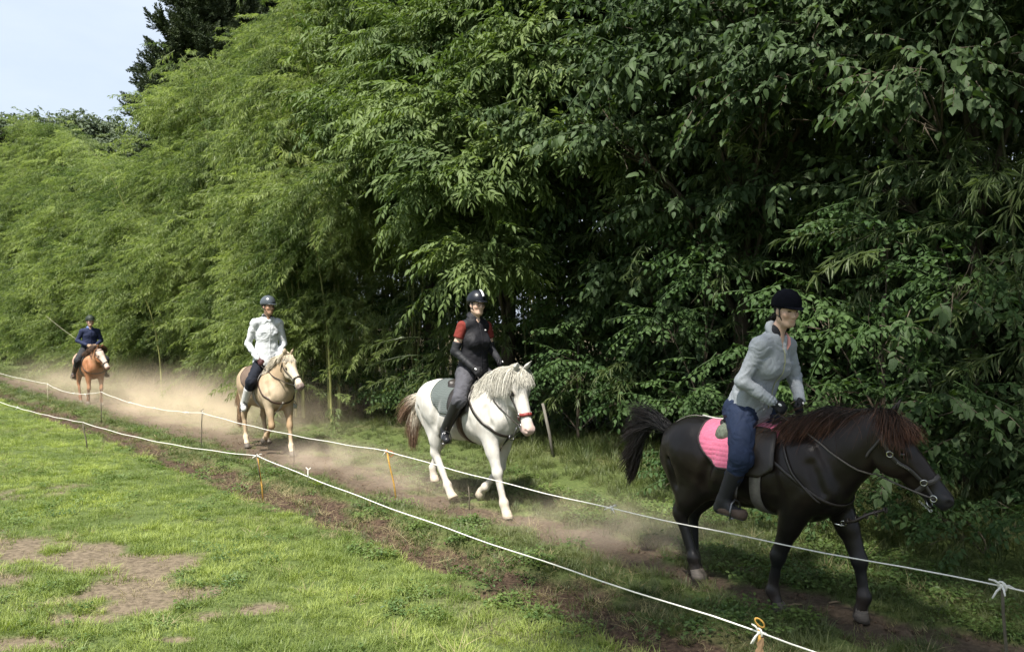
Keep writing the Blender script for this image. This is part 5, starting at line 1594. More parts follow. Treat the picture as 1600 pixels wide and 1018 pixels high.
    R_ = np.array([H.HP(-.04 + .06 * r.uniform(), r.normal() * .035, .025) for _ in range(420)])
    D = np.stack([H.hf * .7 + H.hl * (r.normal() * .55) + H.hu * (.25 + r.normal() * .12) for _ in range(420)])
    hair('forelock', R_, D, .13 + .08 * r.uniform(size=420), .55, .0022, cream, H.root, H.bvh, 8, 6, .08, (0, 0, 0), .005, lockw=.4)
    tail(H, [(-.80, 0, 1.12), (-.90, -.02, 1.10), (-.97, -.03, .98), (-1.0, -.03, .8)], 1300, .50, wtail, 7, .0026, curl=.05, droop=.5, fan=.14)
    saddle(H, pad_mat('grey_green_pad', (.055, .07, .066), 45, .7), mat('green_edging', (.05, .065, .06), .7), -.36, .26, 1.50, .04, None, leather_m, brownl_m)
    br = bridle(H, leather_m, redstrap_m, noseW=.017)
    for a, b2 in (((.30, -.22, 1.16), 1), ((.30, .22, 1.16), -1)):
        strap(H, 'breast_strap', [a, (.50, a[1] * 1.2, 1.0), (.66, a[1] * .7, .86), (.74, 0, .78)], .014, .007, leather_m, n=24)
    strap(H, 'chest_strap', [(.74, 0, .80), (.70, -.02, .68), (.55, -.03, .62)], .016, .008, leather_m, n=14)
    mb = MB(); mb.torus((.775, -.03, .80), .028, .006, (1, 0, .2), 14); mb.tube([(.78, -.05, .80), (.86, -.06, .84), (.93, -.09, .92)], .010, 6); mb.build('chest_ring', dsteel_m, H.root)
    # ---- 3: palomino
    H = horse('palomino', 5.65, -12.95, 'palomino horse with pale mane ridden by the man in white, third in line', coat_palomino, pa_m,
              dict(FL=[(.53, .88), (.66, .45), (.74, .15), (.78, .055)], FR=[(.52, .88), (.62, .47), (.40, .30), (.31, .24)],
                   HR=[(-.34, .88), (-.58, .53), (-.52, .18), (-.46, .06)], HL=[(-.30, .88), (-.45, .53), (-.28, .20), (-.22, .12)]),
              (.88, .02, 1.52), (.42, .05, -.40), 1.03, .015, seed=3, yaw=-.05)
    HORSES['palomino'] = H; r = np.random.default_rng(23)
    pm = hair_mat('flaxen_mane', (.42, .36, .26), (.52, .47, .38), .25); pt = hair_mat('brown_tail', (.30, .20, .12), (.16, .10, .06), .3)
    for sd, nn in ((-1, 700), (1, 250)):
        R_, t = crest_roots(H, nn, r, 0.0, 1.0, .016)
        D = np.stack([-.3 + r.normal(size=len(t)) * .15, sd * (.55 + r.normal(size=len(t)) * .12), .05 + r.normal(size=len(t)) * .14], 1)
        hair('mane', R_, D, .18 + .10 * r.uniform(size=len(t)), 1.1, .004, pm, H.root, H.bvh, 8, 8, .05, (-.1, 0, 0), .006)
    R_ = np.array([H.HP(-.02 + .05 * r.uniform(), r.normal() * .03, .025) for _ in range(200)])
    D = np.stack([H.hf * .7 + H.hl * (r.normal() * .4) + H.hu * (.2 + r.normal() * .1) for _ in range(200)])
    hair('forelock', R_, D, .10 + .07 * r.uniform(size=200), .6, .0035, pm, H.root, H.bvh, 7, 9, .06, (0, 0, 0), .005)
    tail(H, [(-.80, 0, 1.10), (-.88, -.03, 1.02), (-.91, -.06, .85), (-.92, -.07, .65)], 550, .50, pt, 10, .0045, curl=.04, droop=.7, fan=.12)
    saddle(H, mat('brown_pad', (.12, .085, .065), .85, .2, var=.2), mat('dark_edging', (.03, .02, .02)), -.42, .24, 1.45, .04, None, leather_m, palestrap_m)
    br = bridle(H, leather_m, leather_m, noseW=.014)
    for sd in (-1, 1):
        strap(H, 'breast_strap', [(.30, sd * .24, 1.14), (.52, sd * .26, .96), (.70, sd * .10, .82), (.74, 0, .80)], .014, .007, brownl_m, n=24)
    strap(H, 'chest_strap', [(.75, 0, .82), (.70, -.02, .68), (.56, -.03, .62)], .016, .008, palestrap_m, n=14)
    # ---- 4: chestnut
    H = horse('chestnut', 5.55, -23.75, 'chestnut horse with white blaze, last in line in the dust', coat_chestnut, ch_m,
              dict(FR=[(.50, .86), (.56, .45), (.46, .18), (.44, .09)], FL=[(.52, .86), (.62, .44), (.66, .15), (.70, .055)],
                   HR=[(-.34, .86), (-.50, .53), (-.36, .18), (-.30, .06)], HL=[(-.34, .86), (-.62, .53), (-.64, .18), (-.60, .06)]),
              (.92, .02, 1.44), (.36, .16, -.48), 1.02, .018, seed=4)
    HORSES['chestnut'] = H; r = np.random.default_rng(24)
    cm_ = hair_mat('dark_brown_mane', (.05, .028, .018), (.07, .04, .025), .3)
    for sd, nn in ((-1, 330), (1, 330)):
        R_, t = crest_roots(H, nn, r, 0.0, 1.0, .016)
        D = np.stack([-.2 + r.normal(size=len(t)) * .2, sd * (.6 + r.normal(size=len(t)) * .2), .15 + r.normal(size=len(t)) * .2], 1)
        hair('mane', R_, D, .20 + .10 * r.uniform(size=len(t)), .7, .006, cm_, H.root, H.bvh, 7, 11, .06, (0, 0, 0), .006)
    tail(H, [(-.80, 0, 1.08), (-.90, -.04, 1.0), (-.98, -.08, .85)], 300, .45, cm_, 12, .007, curl=.06, droop=.6, fan=.16)
    saddle(H, mat('pale_pad', (.40, .38, .34), .85, .2), mat('dark_edging', (.03, .02, .02)), -.38, .24, 1.2, .04, None, leather_m, greystrap_m)
    br = bridle(H, leather_m, leather_m)
    strap(H, 'breast_strap', [(.30, -.24, 1.10), (.55, -.24, .92), (.74, 0, .80), (.55, .24, .92), (.30, .24, 1.10)], .014, .008, brownl_m, n=30)
# ------------------------------------------------------------------ riders
skin_m = mat('skin', (.5, .5, .5), .55, .35, var=.06, vscale=30, bump=.05, attr='skin')
def folds(V_, amp, seed, fx=14, fz=9):
    def g(x, y, z):
        w = fbm(x * 7, y * 7, z * 7, seed + 40, 2) - .5
        a = fbm(x * 6 + w * 2, y * 6 + w, z * 17 + w * 6 + x * 5, seed, 2)
        b2 = fbm(x * 9 + y * 6 + w * 2, y * 4, z * 11 + w * 5 - y * 6, seed + 3, 2)
        c1 = np.clip(1 - np.abs(2 * a - 1) * 3.2, 0, 1); c2 = np.clip(1 - np.abs(2 * b2 - 1) * 3.2, 0, 1)
        return (np.maximum(c1, c2 * .8) ** 1.5 - .25) * amp * .75 - w * amp * .35
    return g
def rider(H, label, D, mats, group='riders in single file on the track', h=.008):
    """D: joints in the horse's own coordinates; builds body, clothes, boots, gloves and helmet as parts of one person"""
    k = H.k; base = world_of(H, (D['hip'][0], 0, 1.25))
    root = empty('person', base, H.rz, label, 'person', group); root.scale = (k, k, k)
    O = V3(D['hip'][0], 0, 1.25)
    J = {q: np.array(v, float) for q, v in D.items() if isinstance(v, tuple) and len(v) == 3}
    hip, waist, chest, neck, head = J['hip'], J['waist'], J['chest'], J['neck'], J['head']
    fw = V3(1, 0, 0); sw = D.get('sw', .18)
    yaw = D.get('yaw', 0.0); pit = D.get('pitch', 0.0)
    hR = np.array(Euler((0, pit, yaw), 'XYZ').to_matrix()); hk = D.get('hk', 1.0)
    HD = lambda f, l, u: head + hR @ (np.array([f, l, u], float) * hk)
    def side(s):
        q = 'R' if s < 0 else 'L'
        return dict(sh=J['sh' + q], el=J['el' + q], wr=J['wr' + q], kn=J['kn' + q], an=J['an' + q], toe=J['toe' + q], hip=hip + V3(.0, s * .095, 0))
    sides = [side(-1), side(1)]
    wid = D.get('wid', 1.0); bust = D.get('bust', 0)
    up = nrm(neck - hip); fwd = nrm(np.cross(V3(0, 1, 0), up))
    def torso(S, off=0.0, kk=.05, extra=0.0):
        S.add(rc(hip + V3(0, 0, .0), waist, .168 * wid, .145 * wid + extra, .74, fwd), kk, off)
        S.add(rc(waist, chest, .145 * wid + extra, .162 * wid, .70, fwd), kk, off)
        S.add(rc(chest, (sides[0]['sh'] + sides[1]['sh']) / 2 - up * .03, .150 * wid, .10, .68, fwd), kk, off)
        sh0, sh1 = sides[0]['sh'], sides[1]['sh']; sm = (sh0 + sh1) / 2; q_ = D.get('shk', 1.0)
        S.add(rc(sm + (sh0 - sm) * q_, sm + (sh1 - sm) * q_, .050, .050), .045, off)
        for sh_ in (sh0, sh1): S.add(rc(neck - up * .035, sm + (sh_ - sm) * .80 * q_ + up * .010, .048, .040), .05, off)
        if bust:
            for s in (-1, 1): S.add(ell(chest + fwd * .085 + V3(0, s * .07, 0) - up * .03, (.050, .062, .058)), .06, off)
    def arm(S, q, off=0.0, to=1.0):
        S.add(rc(q['sh'], q['el'], .050, .041), .035, off)
        e = q['el'] + (q['wr'] - q['el']) * to
        S.add(rc(q['el'], e, .041, .029), .02, off)
    def seat(S, off=0.0):
        for s in (-1, 1): S.add(ell(hip + V3(-.05, s * .07, -.03), (.11, .09, .10)), .05, off)
    def thigh(S, q, off=0.0): S.add(rc(q['hip'], q['kn'], .092, .060), .06, off)
    def calf(S, q, off=0.0, a=0.0, b2=1.0):
        k0 = q['kn'] + (q['an'] - q['kn']) * a; k1 = q['kn'] + (q['an'] - q['kn']) * b2
        S.add(rc(k0, k1, .058 - .02 * a, .058 - .022 * b2), .04, off)
    def foot(S, q, off=0.0):
        heel = q['an'] + V3(-.035, 0, -.055); S.add(rc(heel, q['toe'], .036, .034), .03, off); S.add(rc(q['an'], heel, .036, .036), .03, off)
        S.add(rc(q['an'], q['toe'] - nrm(q['toe'] - heel) * .05, .034, .030), .03, off)
    allp = np.array([v for q in sides for v in q.values()] + [head, neck, hip])
    lo = allp.min(0) - .16; hi = allp.max(0) + .18
    # body
    S = SDF(lo, hi, h)
    torso(S, -.006); seat(S, -.006)
    for q in sides:
        arm(S, q, -.004); thigh(S, q, -.006); calf(S, q, -.006); foot(S, q, -.008)
        a = nrm(q['wr'] - q['el']); S.add(rc(q['wr'], q['wr'] + a * .05, .018, .015, .8), .01)
    S.add(rc(neck - up * .04, HD(-.02, 0, -.06), .053, .047), .03)
    E = lambda f, l, u, r, rot=(0, 0, 0): ell(HD(f, l, u), np.array(r) * hk, hR @ np.array(Euler(rot).to_matrix()))
    S.add(E(-.012, 0, .035, (.098, .076, .092)), .03); S.add(E(.022, 0, -.03, (.070, .060, .082)), .04)
    S.add(E(.060, 0, -.094, (.026, .027, .020)), .03)
    for s in (-1, 1):
        S.add(rc(HD(.0, s * .050, -.06), HD(.055, s * .018, -.095), .018, .016), .03)
        S.add(E(.058, s * .040, -.022, (.026, .022, .022)), .02)
        S.add(E(-.005, s * .078, -.008, (.018, .009, .030)), .008)
        S.cut(E(.096, s * .031, .010, (.014, .019, .010)), .010)
    S.add(E(.080, 0, .034, (.016, .050, .014)), .02)
    S.add(rc(HD(.084, 0, .012), HD(.106, 0, -.030), .010, .0125), .014); S.add(E(.092, 0, -.036, (.012, .020, .009)), .010)
    S.add(E(.084, 0, -.063, (.012, .021, .006)), .010); S.add(E(.082, 0, -.073, (.011, .018, .006)), .008)
    V, F = S.mesh(); V = lap(V, F, 1, .4)
    R = (V - head) @ hR / hk
    sk = np.array(D.get('skin', (.50, .33, .25)))
    C = np.tile(sk, (len(V), 1))
    C = blend(C, sk * [.85, .52, .50], np.exp(-((R[:, 2] + .068) / .009) ** 2) * sstep(.022, .014, np.abs(R[:, 1])) * (R[:, 0] > .07) * .4)
    C = blend(C, sk * [1.0, .80, .78], np.exp(-(((R[:, 2] + .03) / .03) ** 2 + ((np.abs(R[:, 1]) - .045) / .025) ** 2)) * (R[:, 0] > .03) * .6)
    C = blend(C, [.03, .022, .02], np.exp(-((R[:, 2] - .030 - .1 * 0) / .0055) ** 2) * (np.abs(R[:, 1]) > .014) * (np.abs(R[:, 1]) < .052) * (R[:, 0] > .055) * .8)
    C = blend(C, sk * .55, np.exp(-((R[:, 2] - .010) / .007) ** 2) * (np.abs(R[:, 1]) > .014) * (np.abs(R[:, 1]) < .048) * (R[:, 0] > .06) * .9)
    me = mesh_np('body', V - O, F); set_col(me, C, 'skin'); link_mesh('body', me, skin_m, root)
    mb = MB()
    for s in (-1, 1): 
        mb = MB(); mb.ball(HD(.083, s * .031, .009) - O, (.008 * hk, .014 * hk, .006 * hk), 10, 6, hR); mb.build('eye', eye_m, root)
    bd = BVHTree.FromPolygons([tuple(v) for v in V], [tuple(f) for f in F.tolist()])
    # trousers
    S = SDF(lo, hi, h); hem = D.get('boot_top', .45)
    S.add(rc(hip, waist * .75 + hip * .25, .168 * wid, .150 * wid, .74, fwd), .05, .008); seat(S, .010)
    for q in sides:
        thigh(S, q, .012 + D.get('loose', 0)); calf(S, q, .012 + D.get('loose', 0) * .7, 0, min(1.0, hem + .12))
    S.bump(folds(None, .012 + D.get('loose', 0) * .3, 3))
    S.fn(lambda X, Y, Z: -((X - hip[0]) * up[0] + (Z - hip[2]) * up[2]) * -1 - .16 + 0 * Y)
    V, F = S.mesh(); obj('trousers', V - O, F, mats['trousers'], root)
    # jacket or shirt
    S = SDF(lo, hi, h); jo = D.get('jacket_off', .014)
    torso(S, jo, .05, D.get('belly', .0))
    S.add(rc(hip + up * .02, waist, (.178 + D.get('flare', 0)) * wid, .150 * wid, .76, fwd), .04, jo)
    slv = D.get('sleeve', 1.0)
    for q in sides:
        if slv >= 1:
            arm(S, q, jo * .9, .97)
            S.add(rc(q['el'] + (q['wr'] - q['el']) * .93, q['el'] + (q['wr'] - q['el']) * .97, .036, .036), .01)
    S.bump(folds(None, D.get('fold', .012), 5))
    if D.get('cuffs_ruck', True) and slv >= 1:
        for q in sides:
            ax = nrm(q['wr'] - q['el']); wr = q['wr']
            S.bump(lambda x, y, z, ax=ax, wr=wr: -.004 * np.sin(((x - wr[0]) * ax[0] + (y - wr[1]) * ax[1] + (z - wr[2]) * ax[2]) * 260) * np.exp(-(((x - wr[0]) ** 2 + (y - wr[1]) ** 2 + (z - wr[2]) ** 2) / .02)))
    hemz = D.get('jhem', -.02)
    S.fn(lambda X, Y, Z: -((X - hip[0]) * up[0] + (Z - hip[2]) * up[2] - hemz) + .004 * np.sin(Y * 25))
    # open neck, deeper in front
    S.cut(rc(neck - up * .02, neck + up * .14, .058, .075), .015)
    vn = D.get('vneck', .08)
    S.cut(rc(neck + fwd * .07 + up * .03, neck + fwd * (.105) - up * vn, .045, .006), .012)
    V, F = S.mesh(); V = lap(V, F, 1, .3)
    jk = obj(D.get('top_name', 'jacket'), V - O, F, mats['jacket'], root); jb = BVHTree.FromPolygons([tuple(v) for v in V], [tuple(f) for f in F.tolist()])
    # inner shirt showing at the neck
    S = SDF(neck - .2, neck + .15, .008)
    S.add(rc(chest, neck - up * .02, .135 * wid, .085, .66, fwd), .04, .004)
    S.cut(rc(neck + fwd * .075 + up * .05, neck + fwd * .10 - up * vn * .45, .045, .008), .012)
    V, F = S.mesh(); obj('shirt', V - O, F, mats['shirt'], root)
    # collar
    mb = MB(); cpts = []
    for a in np.linspace(.55, 2 * math.pi - .55, 22):
        cpts.append(neck + fwd * (.066 * math.cos(a) + .005) + V3(0, 1, 0) * .068 * math.sin(a) - up * (.045 * math.cos(a) + .005) - O)
    mb.tube(cpts, [.016 + D.get('hood', 0) * max(0, math.sin((i / 21) * math.pi)) for i in range(22)], 8)
    mb.build('hood' if D.get('hood') else 'collar', mats.get('collar', mats['jacket']), root)
    if 'lapel' in mats:
        mb = MB(); c_ = [neck + fwd * a + V3(0, b2, 0) - up * c2 - O for a, b2, c2 in ((.035, .062, -.010), (.075, .058, .018), (.100, .048, .050), (.112, .030, .085))]
        mb.tube(c_, [.014, .021, .019, .006], 8, True, .5, up); mb.build('collar_lining', mats['lapel'], root)
    def on_jacket(lat, t, off=.003):
        c = hip * (1 - t) + neck * t; o = Vector(c + fwd * .5 + V3(0, lat, 0))
        hit, no, _, _ = jb.ray_cast(o, Vector(-fwd), 1.0)
        return (hit + no * off, no) if hit is not None else (None, None)
    zp = [on_jacket(.004, t) for t in np.linspace(D.get('zip0', .05), .86, 22)]
    zp = [q for q in zp if q[0] is not None and (q[0] - Vector(hip)).dot(Vector(fwd)) > .05]
    if len(zp) > 3:
        mb = MB(); mb.ribbon([p - Vector(O) for p, _ in zp], [Vector((0, 1, 0))] * len(zp), [n_ for _, n_ in zp], .0045, .003); mb.build('zip', mats.get('zip', mats['jacket']), root)
    for lat, t, ww, hh_, key in D.get('marks', []):
        p, no = on_jacket(lat, t)
        if p is not None:
            mb = MB(); ux = Vector((0, 1, 0)) - no * no.y; ux.normalize(); uy = no.cross(ux)
            mb.ribbon([p - Vector(O) - ux * ww, p - Vector(O), p - Vector(O) + ux * ww], [uy] * 3, [no] * 3, hh_, .003); mb.build(key, mats[key], root)
    # separate sleeves
    if slv < 1:
        for q in sides:
            a = nrm(q['el'] - q['sh']); S = SDF(np.minimum(q['sh'], q['wr']) - .12, np.maximum(q['sh'], q['wr']) + .12, .008)
            S.add(rc(q['sh'] + a * .0, q['sh'] + a * .12, .052, .054), .03, .008); S.bump(folds(None, .01, 8)); 
            S.fn(lambda X, Y, Z, a=a, q=q: (X - q['sh'][0]) * a[0] + (Y - q['sh'][1]) * a[1] + (Z - q['sh'][2]) * a[2] - .135)
            V, F = S.mesh(); obj('sleeve', V - O, F, mats['sleeve'], root)
            S = SDF(np.minimum(q['sh'], q['wr']) - .12, np.maximum(q['sh'], q['wr']) + .12, .008)
            arm(S, q, .004, .98); S.bump(folds(None, .007, 9))
            S.fn(lambda X, Y, Z, a=a, q=q: -((X - q['sh'][0]) * a[0] + (Y - q['sh'][1]) * a[1] + (Z - q['sh'][2]) * a[2] - .175))
            V, F = S.mesh(); obj('arm_warmer', V - O, F, mats['arm'], root)
    # boots
    for q in sides:
        S = SDF(np.minimum(np.minimum(q['kn'], q['toe']), q['an']) - .13, np.maximum(np.maximum(q['kn'], q['toe']), q['an']) + .13, .008)
        calf(S, q, .016, hem, 1.0); foot(S, q, .004)
        d = nrm(q['an'] - q['kn']); top = q['kn'] + (q['an'] - q['kn']) * hem
        S.fn(lambda X, Y, Z, d=d, top=top: -((X - top[0]) * d[0] + (Y - top[1]) * d[1] + (Z - top[2]) * d[2]), .006)
        V, F = S.mesh(); obj('boot', V - O, F, mats['boot'], root)
        if 'sole' in mats:
            heel = q['an'] + V3(-.04, 0, -.090); mb = MB(); mb.tube([heel - O, (heel + q['toe']) / 2 - V3(0, 0, .012) - O, q['toe'] + V3(.03, 0, -.034) - O], [.034, .038, .030], 10, True, .28, (0, 1, 0)); mb.build('sole', mats['sole'], root)
        if 'shoe' in mats:
            S = SDF(np.minimum(q['toe'], q['an']) - .16, np.maximum(q['toe'], q['an']) + .1, .007); heel = q['an'] + V3(-.035, 0, -.055)
            S.add(rc(heel, q['toe'] + V3(.01, 0, 0), .040, .038), .03, .006)
            S.fn(lambda X, Y, Z, heel=heel: (Z - heel[2] - .018), .006)
            V, F = S.mesh(); obj('shoe', V - O, F, mats['shoe'], root)
    # gloved hands closed on the reins
    H.hands = []
    for si, q in enumerate(sides):
        s = -1 if si == 0 else 1
        a = nrm(q['wr'] - q['el']); v = nrm(V3(0, 0, 1) - a * a[2]); m_ = nrm(np.cross(v, a) * s * -1); 
        if m_[1] * s > 0: m_ = -m_
        v = nrm(v + m_ * .35); m_ = nrm(m_ - v * (m_ @ v))
        G = lambda x, y, z: q['wr'] + a * x + v * y + m_ * z
        c = G(.06, 0, 0); S = SDF(c - .12, c + .12, .0045)
        S.add(rc(G(-.03, 0, 0), G(.02, 0, 0), .034, .030, .85, m_), .01)
        S.add(rc(G(.01, .0, 0), G(.070, 0, .004), .030, .040, .42, m_), .02)
        for i in range(4):
            y = .030 - .0195 * i; l = [.95, 1.05, 1.0, .82][i]
            k1 = G(.084, y, .0); k2 = G(.084 + .026 * l, y - .003, .018); k3 = G(.084 + .008 * l, y - .004, .042); k4 = G(.066, y - .003, .034)
            S.add(rc(k1, k2, .0108, .0100), .004); S.add(rc(k2, k3, .0100, .0092), .003); S.add(rc(k3, k4, .0092, .0082), .003)
        S.add(rc(G(.035, .026, .010), G(.070, .048, .022), .0125, .0110), .008); S.add(rc(G(.070, .048, .022), G(.098, .040, .034), .0110, .0090), .004)
        V, F = S.mesh(); obj('glove', V - O, F, mats['glove'], root)
        H.hands.append(G(.088, -.035, .030)); 
        if 'glove_mark' in mats:
            mb = MB(); p = G(.055, .008, -.020); mb.ball(p - O, (.016, .010, .006), 8, 5, np.stack([a, v, m_], 1)); mb.build('glove_badge', mats['glove_mark'], root)
    # hair
    if 'hair' in mats:
        S = SDF(head - .2, head + .2, .007)
        S.add(E(-.022, 0, .030, (.100, .084, .098)), .02)
        S.cut(E(.085, 0, -.06, (.085, .078, .115)), .015); S.fn(lambda X, Y, Z: -(Z - (head[2] - .085)), .02)
        S.bump(lambda x, y, z: (fbm(x * 60, y * 60, z * 12, 5, 2) - .5) * .008)
        V, F = S.mesh(); obj('hair', V - O, F, mats['hair'], root)
        if D.get('pony'):
            r = np.random.default_rng(3); n_ = 160
            rt = np.array([HD(-.105, 0, -.045) + r.normal(size=3) * .012 - O for _ in range(n_)]); dd = np.array([hR @ V3(-1, r.normal() * .25, -.25 + r.normal() * .2) for _ in range(n_)])
            hair('ponytail', rt, dd, .12 + .04 * r.uniform(size=n_), .9, .0028, MATS['pony_hair'] if 'pony_hair' in MATS else hair_mat('pony_hair', (.012, .010, .009), (.014, .011, .01), .2), root, None, 8, 5, .05)
    # helmet
    S = SDF(head - .2, head + .22, .0065 if h < .01 else .009)
    S.add(E(-.008, 0, .060, (.124, .103, .112)), .02)
    S.add(E(-.02, 0, .05, (.122, .104, .10)), .02)
    S.fn(lambda X, Y, Z: -((X - head[0]) * hR[0, 2] + (Y - head[1]) * hR[1, 2] + (Z - head[2]) * hR[2, 2] - .028 * hk + .45 * np.clip(-((X - head[0]) * hR[0, 0] + (Y - head[1]) * hR[1, 0] + (Z - head[2]) * hR[2, 0]) - .03, 0, .05)), .008)
    S.cut(E(.0, 0, .01, (.098, .082, .088)), .006)
    V, F = S.mesh(); hm = obj('helmet', V - O, F, mats['helmet'], root)
    S = SDF(head - .2, head + .25, .0065)
    vl = D.get('visor', .055)
    S.add(E(.085, 0, .042, (.035 + vl, .080, .009), (0, .10, 0)), .01)
    S.cut(E(-.01, 0, .05, (.095, .080, .095)), .006)
    V, F = S.mesh(); obj('visor', V - O, F, mats.get('visor', mats['helmet']), root)
    mb = MB()
    for s in (-1, 1):
        mb.tube([HD(.02, s * .088, .035) - O, HD(.028, s * .074, -.04) - O, HD(.048, s * .040, -.098) - O, HD(.052, 0, -.118) - O], [.0045] * 4, 6)
        mb.tube([HD(-.045, s * .088, .02) - O, HD(.0, s * .080, -.035) - O, HD(.028, s * .072, -.045) - O], [.004] * 3, 6)
    mb.build('chin_strap', mats['strap'], root)
    if 'stripe' in mats:
        hb = BVHTree.FromPolygons([tuple(v) for v in V], [tuple(f) for f in F.tolist()])
        P = []; Nn = []
        for a in np.linspace(.30, 1.15, 10):
            d = hR @ V3(math.cos(a), .12, math.sin(a)); p = HD(-.008, .012, .060) + hR @ (V3(.1265 * math.cos(a), .0, .1145 * math.sin(a))); P.append(p - O); Nn.append(d)
        mb = MB(); mb.ribbon(P, [hR @ V3(0, 1, 0)] * 10, Nn, .0125, .0025); mb.build('helmet_stripe', mats['stripe'], root)
    if 'glasses' in mats:
        mb = MB()
        for s in (-1, 1):
            c = HD(.108, s * .033, .006) - O; mb.torus(c, .021, .0022, tuple(hR[:, 0]), 16, .75)
            mb.tube([HD(.106, s * .054, .010) - O, HD(.04, s * .078, .010) - O, HD(-.01, s * .082, .008) - O], .002, 5)
        mb.tube([HD(.110, -.013, .010) - O, HD(.112, 0, .013) - O, HD(.110, .013, .010) - O], .0022, 5)
        mb.build('glasses', mats['glasses'], root)
    H.rider_root = root; H.O = O
    return root

def tack_to_rider(H, D, ring_f=.49, m=None, rr=.0055, stir_m=None, leather=None):
    """reins from the bit to the hands, stirrups round the feet"""
    rt = bpy.data.objects.new('reins', None); COL.objects.link(rt); rt.parent = H.root
    for i, s in enumerate((-1, 1)):
        p0, no = on_body(H, H.HP(ring_f, s * .12, -.118), .012)
        mb = MB(); hnd = Vector(H.hands[i])
        rein_line(mb, H, p0, hnd, .05, rr, 20)
        mb.tube([hnd, hnd + Vector((-.05, -.02 * s, -.03)), Vector((.20, s * .05, 1.36)), Vector((.16, s * .02, 1.30))], rr, 6)
        mb.build('rein', m or leather_m, rt)
    for s, q in ((-1, 'R'), (1, 'L')):
        an = Vector(D['an' + q]); toe = Vector(D['toe' + q]); c = toe.lerp(an, .30); c.z = min(an.z, toe.z) - .03
        mb = MB(); w = .062; t = c + Vector((0, 0, .125))
        # the iron stands across the foot
        pts = [c + Vector((.0, -w, 0)), c + Vector((0, -w, .05)), c + Vector((0, -w * .7, .10)), t, c + Vector((0, w * .7, .10)), c + Vector((0, w, .05)), c + Vector((0, w, 0))]
        mb.tube(pts, .0068, 8); mb.tube([c + Vector((0, -w, -.004)), c + Vector((0, w, -.004))], .014, 8, True, .4, (1, 0, 0))
        mb.build('stirrup', stir_m or dsteel_m, H.root)
        kn = Vector(D['kn' + q]); P = []; Nn = []; W = []
        mb = MB(); src = Vector((.10, s * .16, 1.22))
        for t_ in np.linspace(0, 1, 12):
            p = src.lerp(t, t_); p.y += s * .05 * math.sin(math.pi * t_)
            co, no, _, _ = H.bvh.find_nearest(p, .4)
            if co is not None and (p - co).dot(no) < .04: p = co + no * .04
            P.append(p); Nn.append(Vector((0, s, .1)).normalized()); W.append(Vector((1, 0, 0)))
        mb.ribbon(P, W, Nn, .013, .005); mb.build('stirrup_leather', leather or leather_m, H.root)

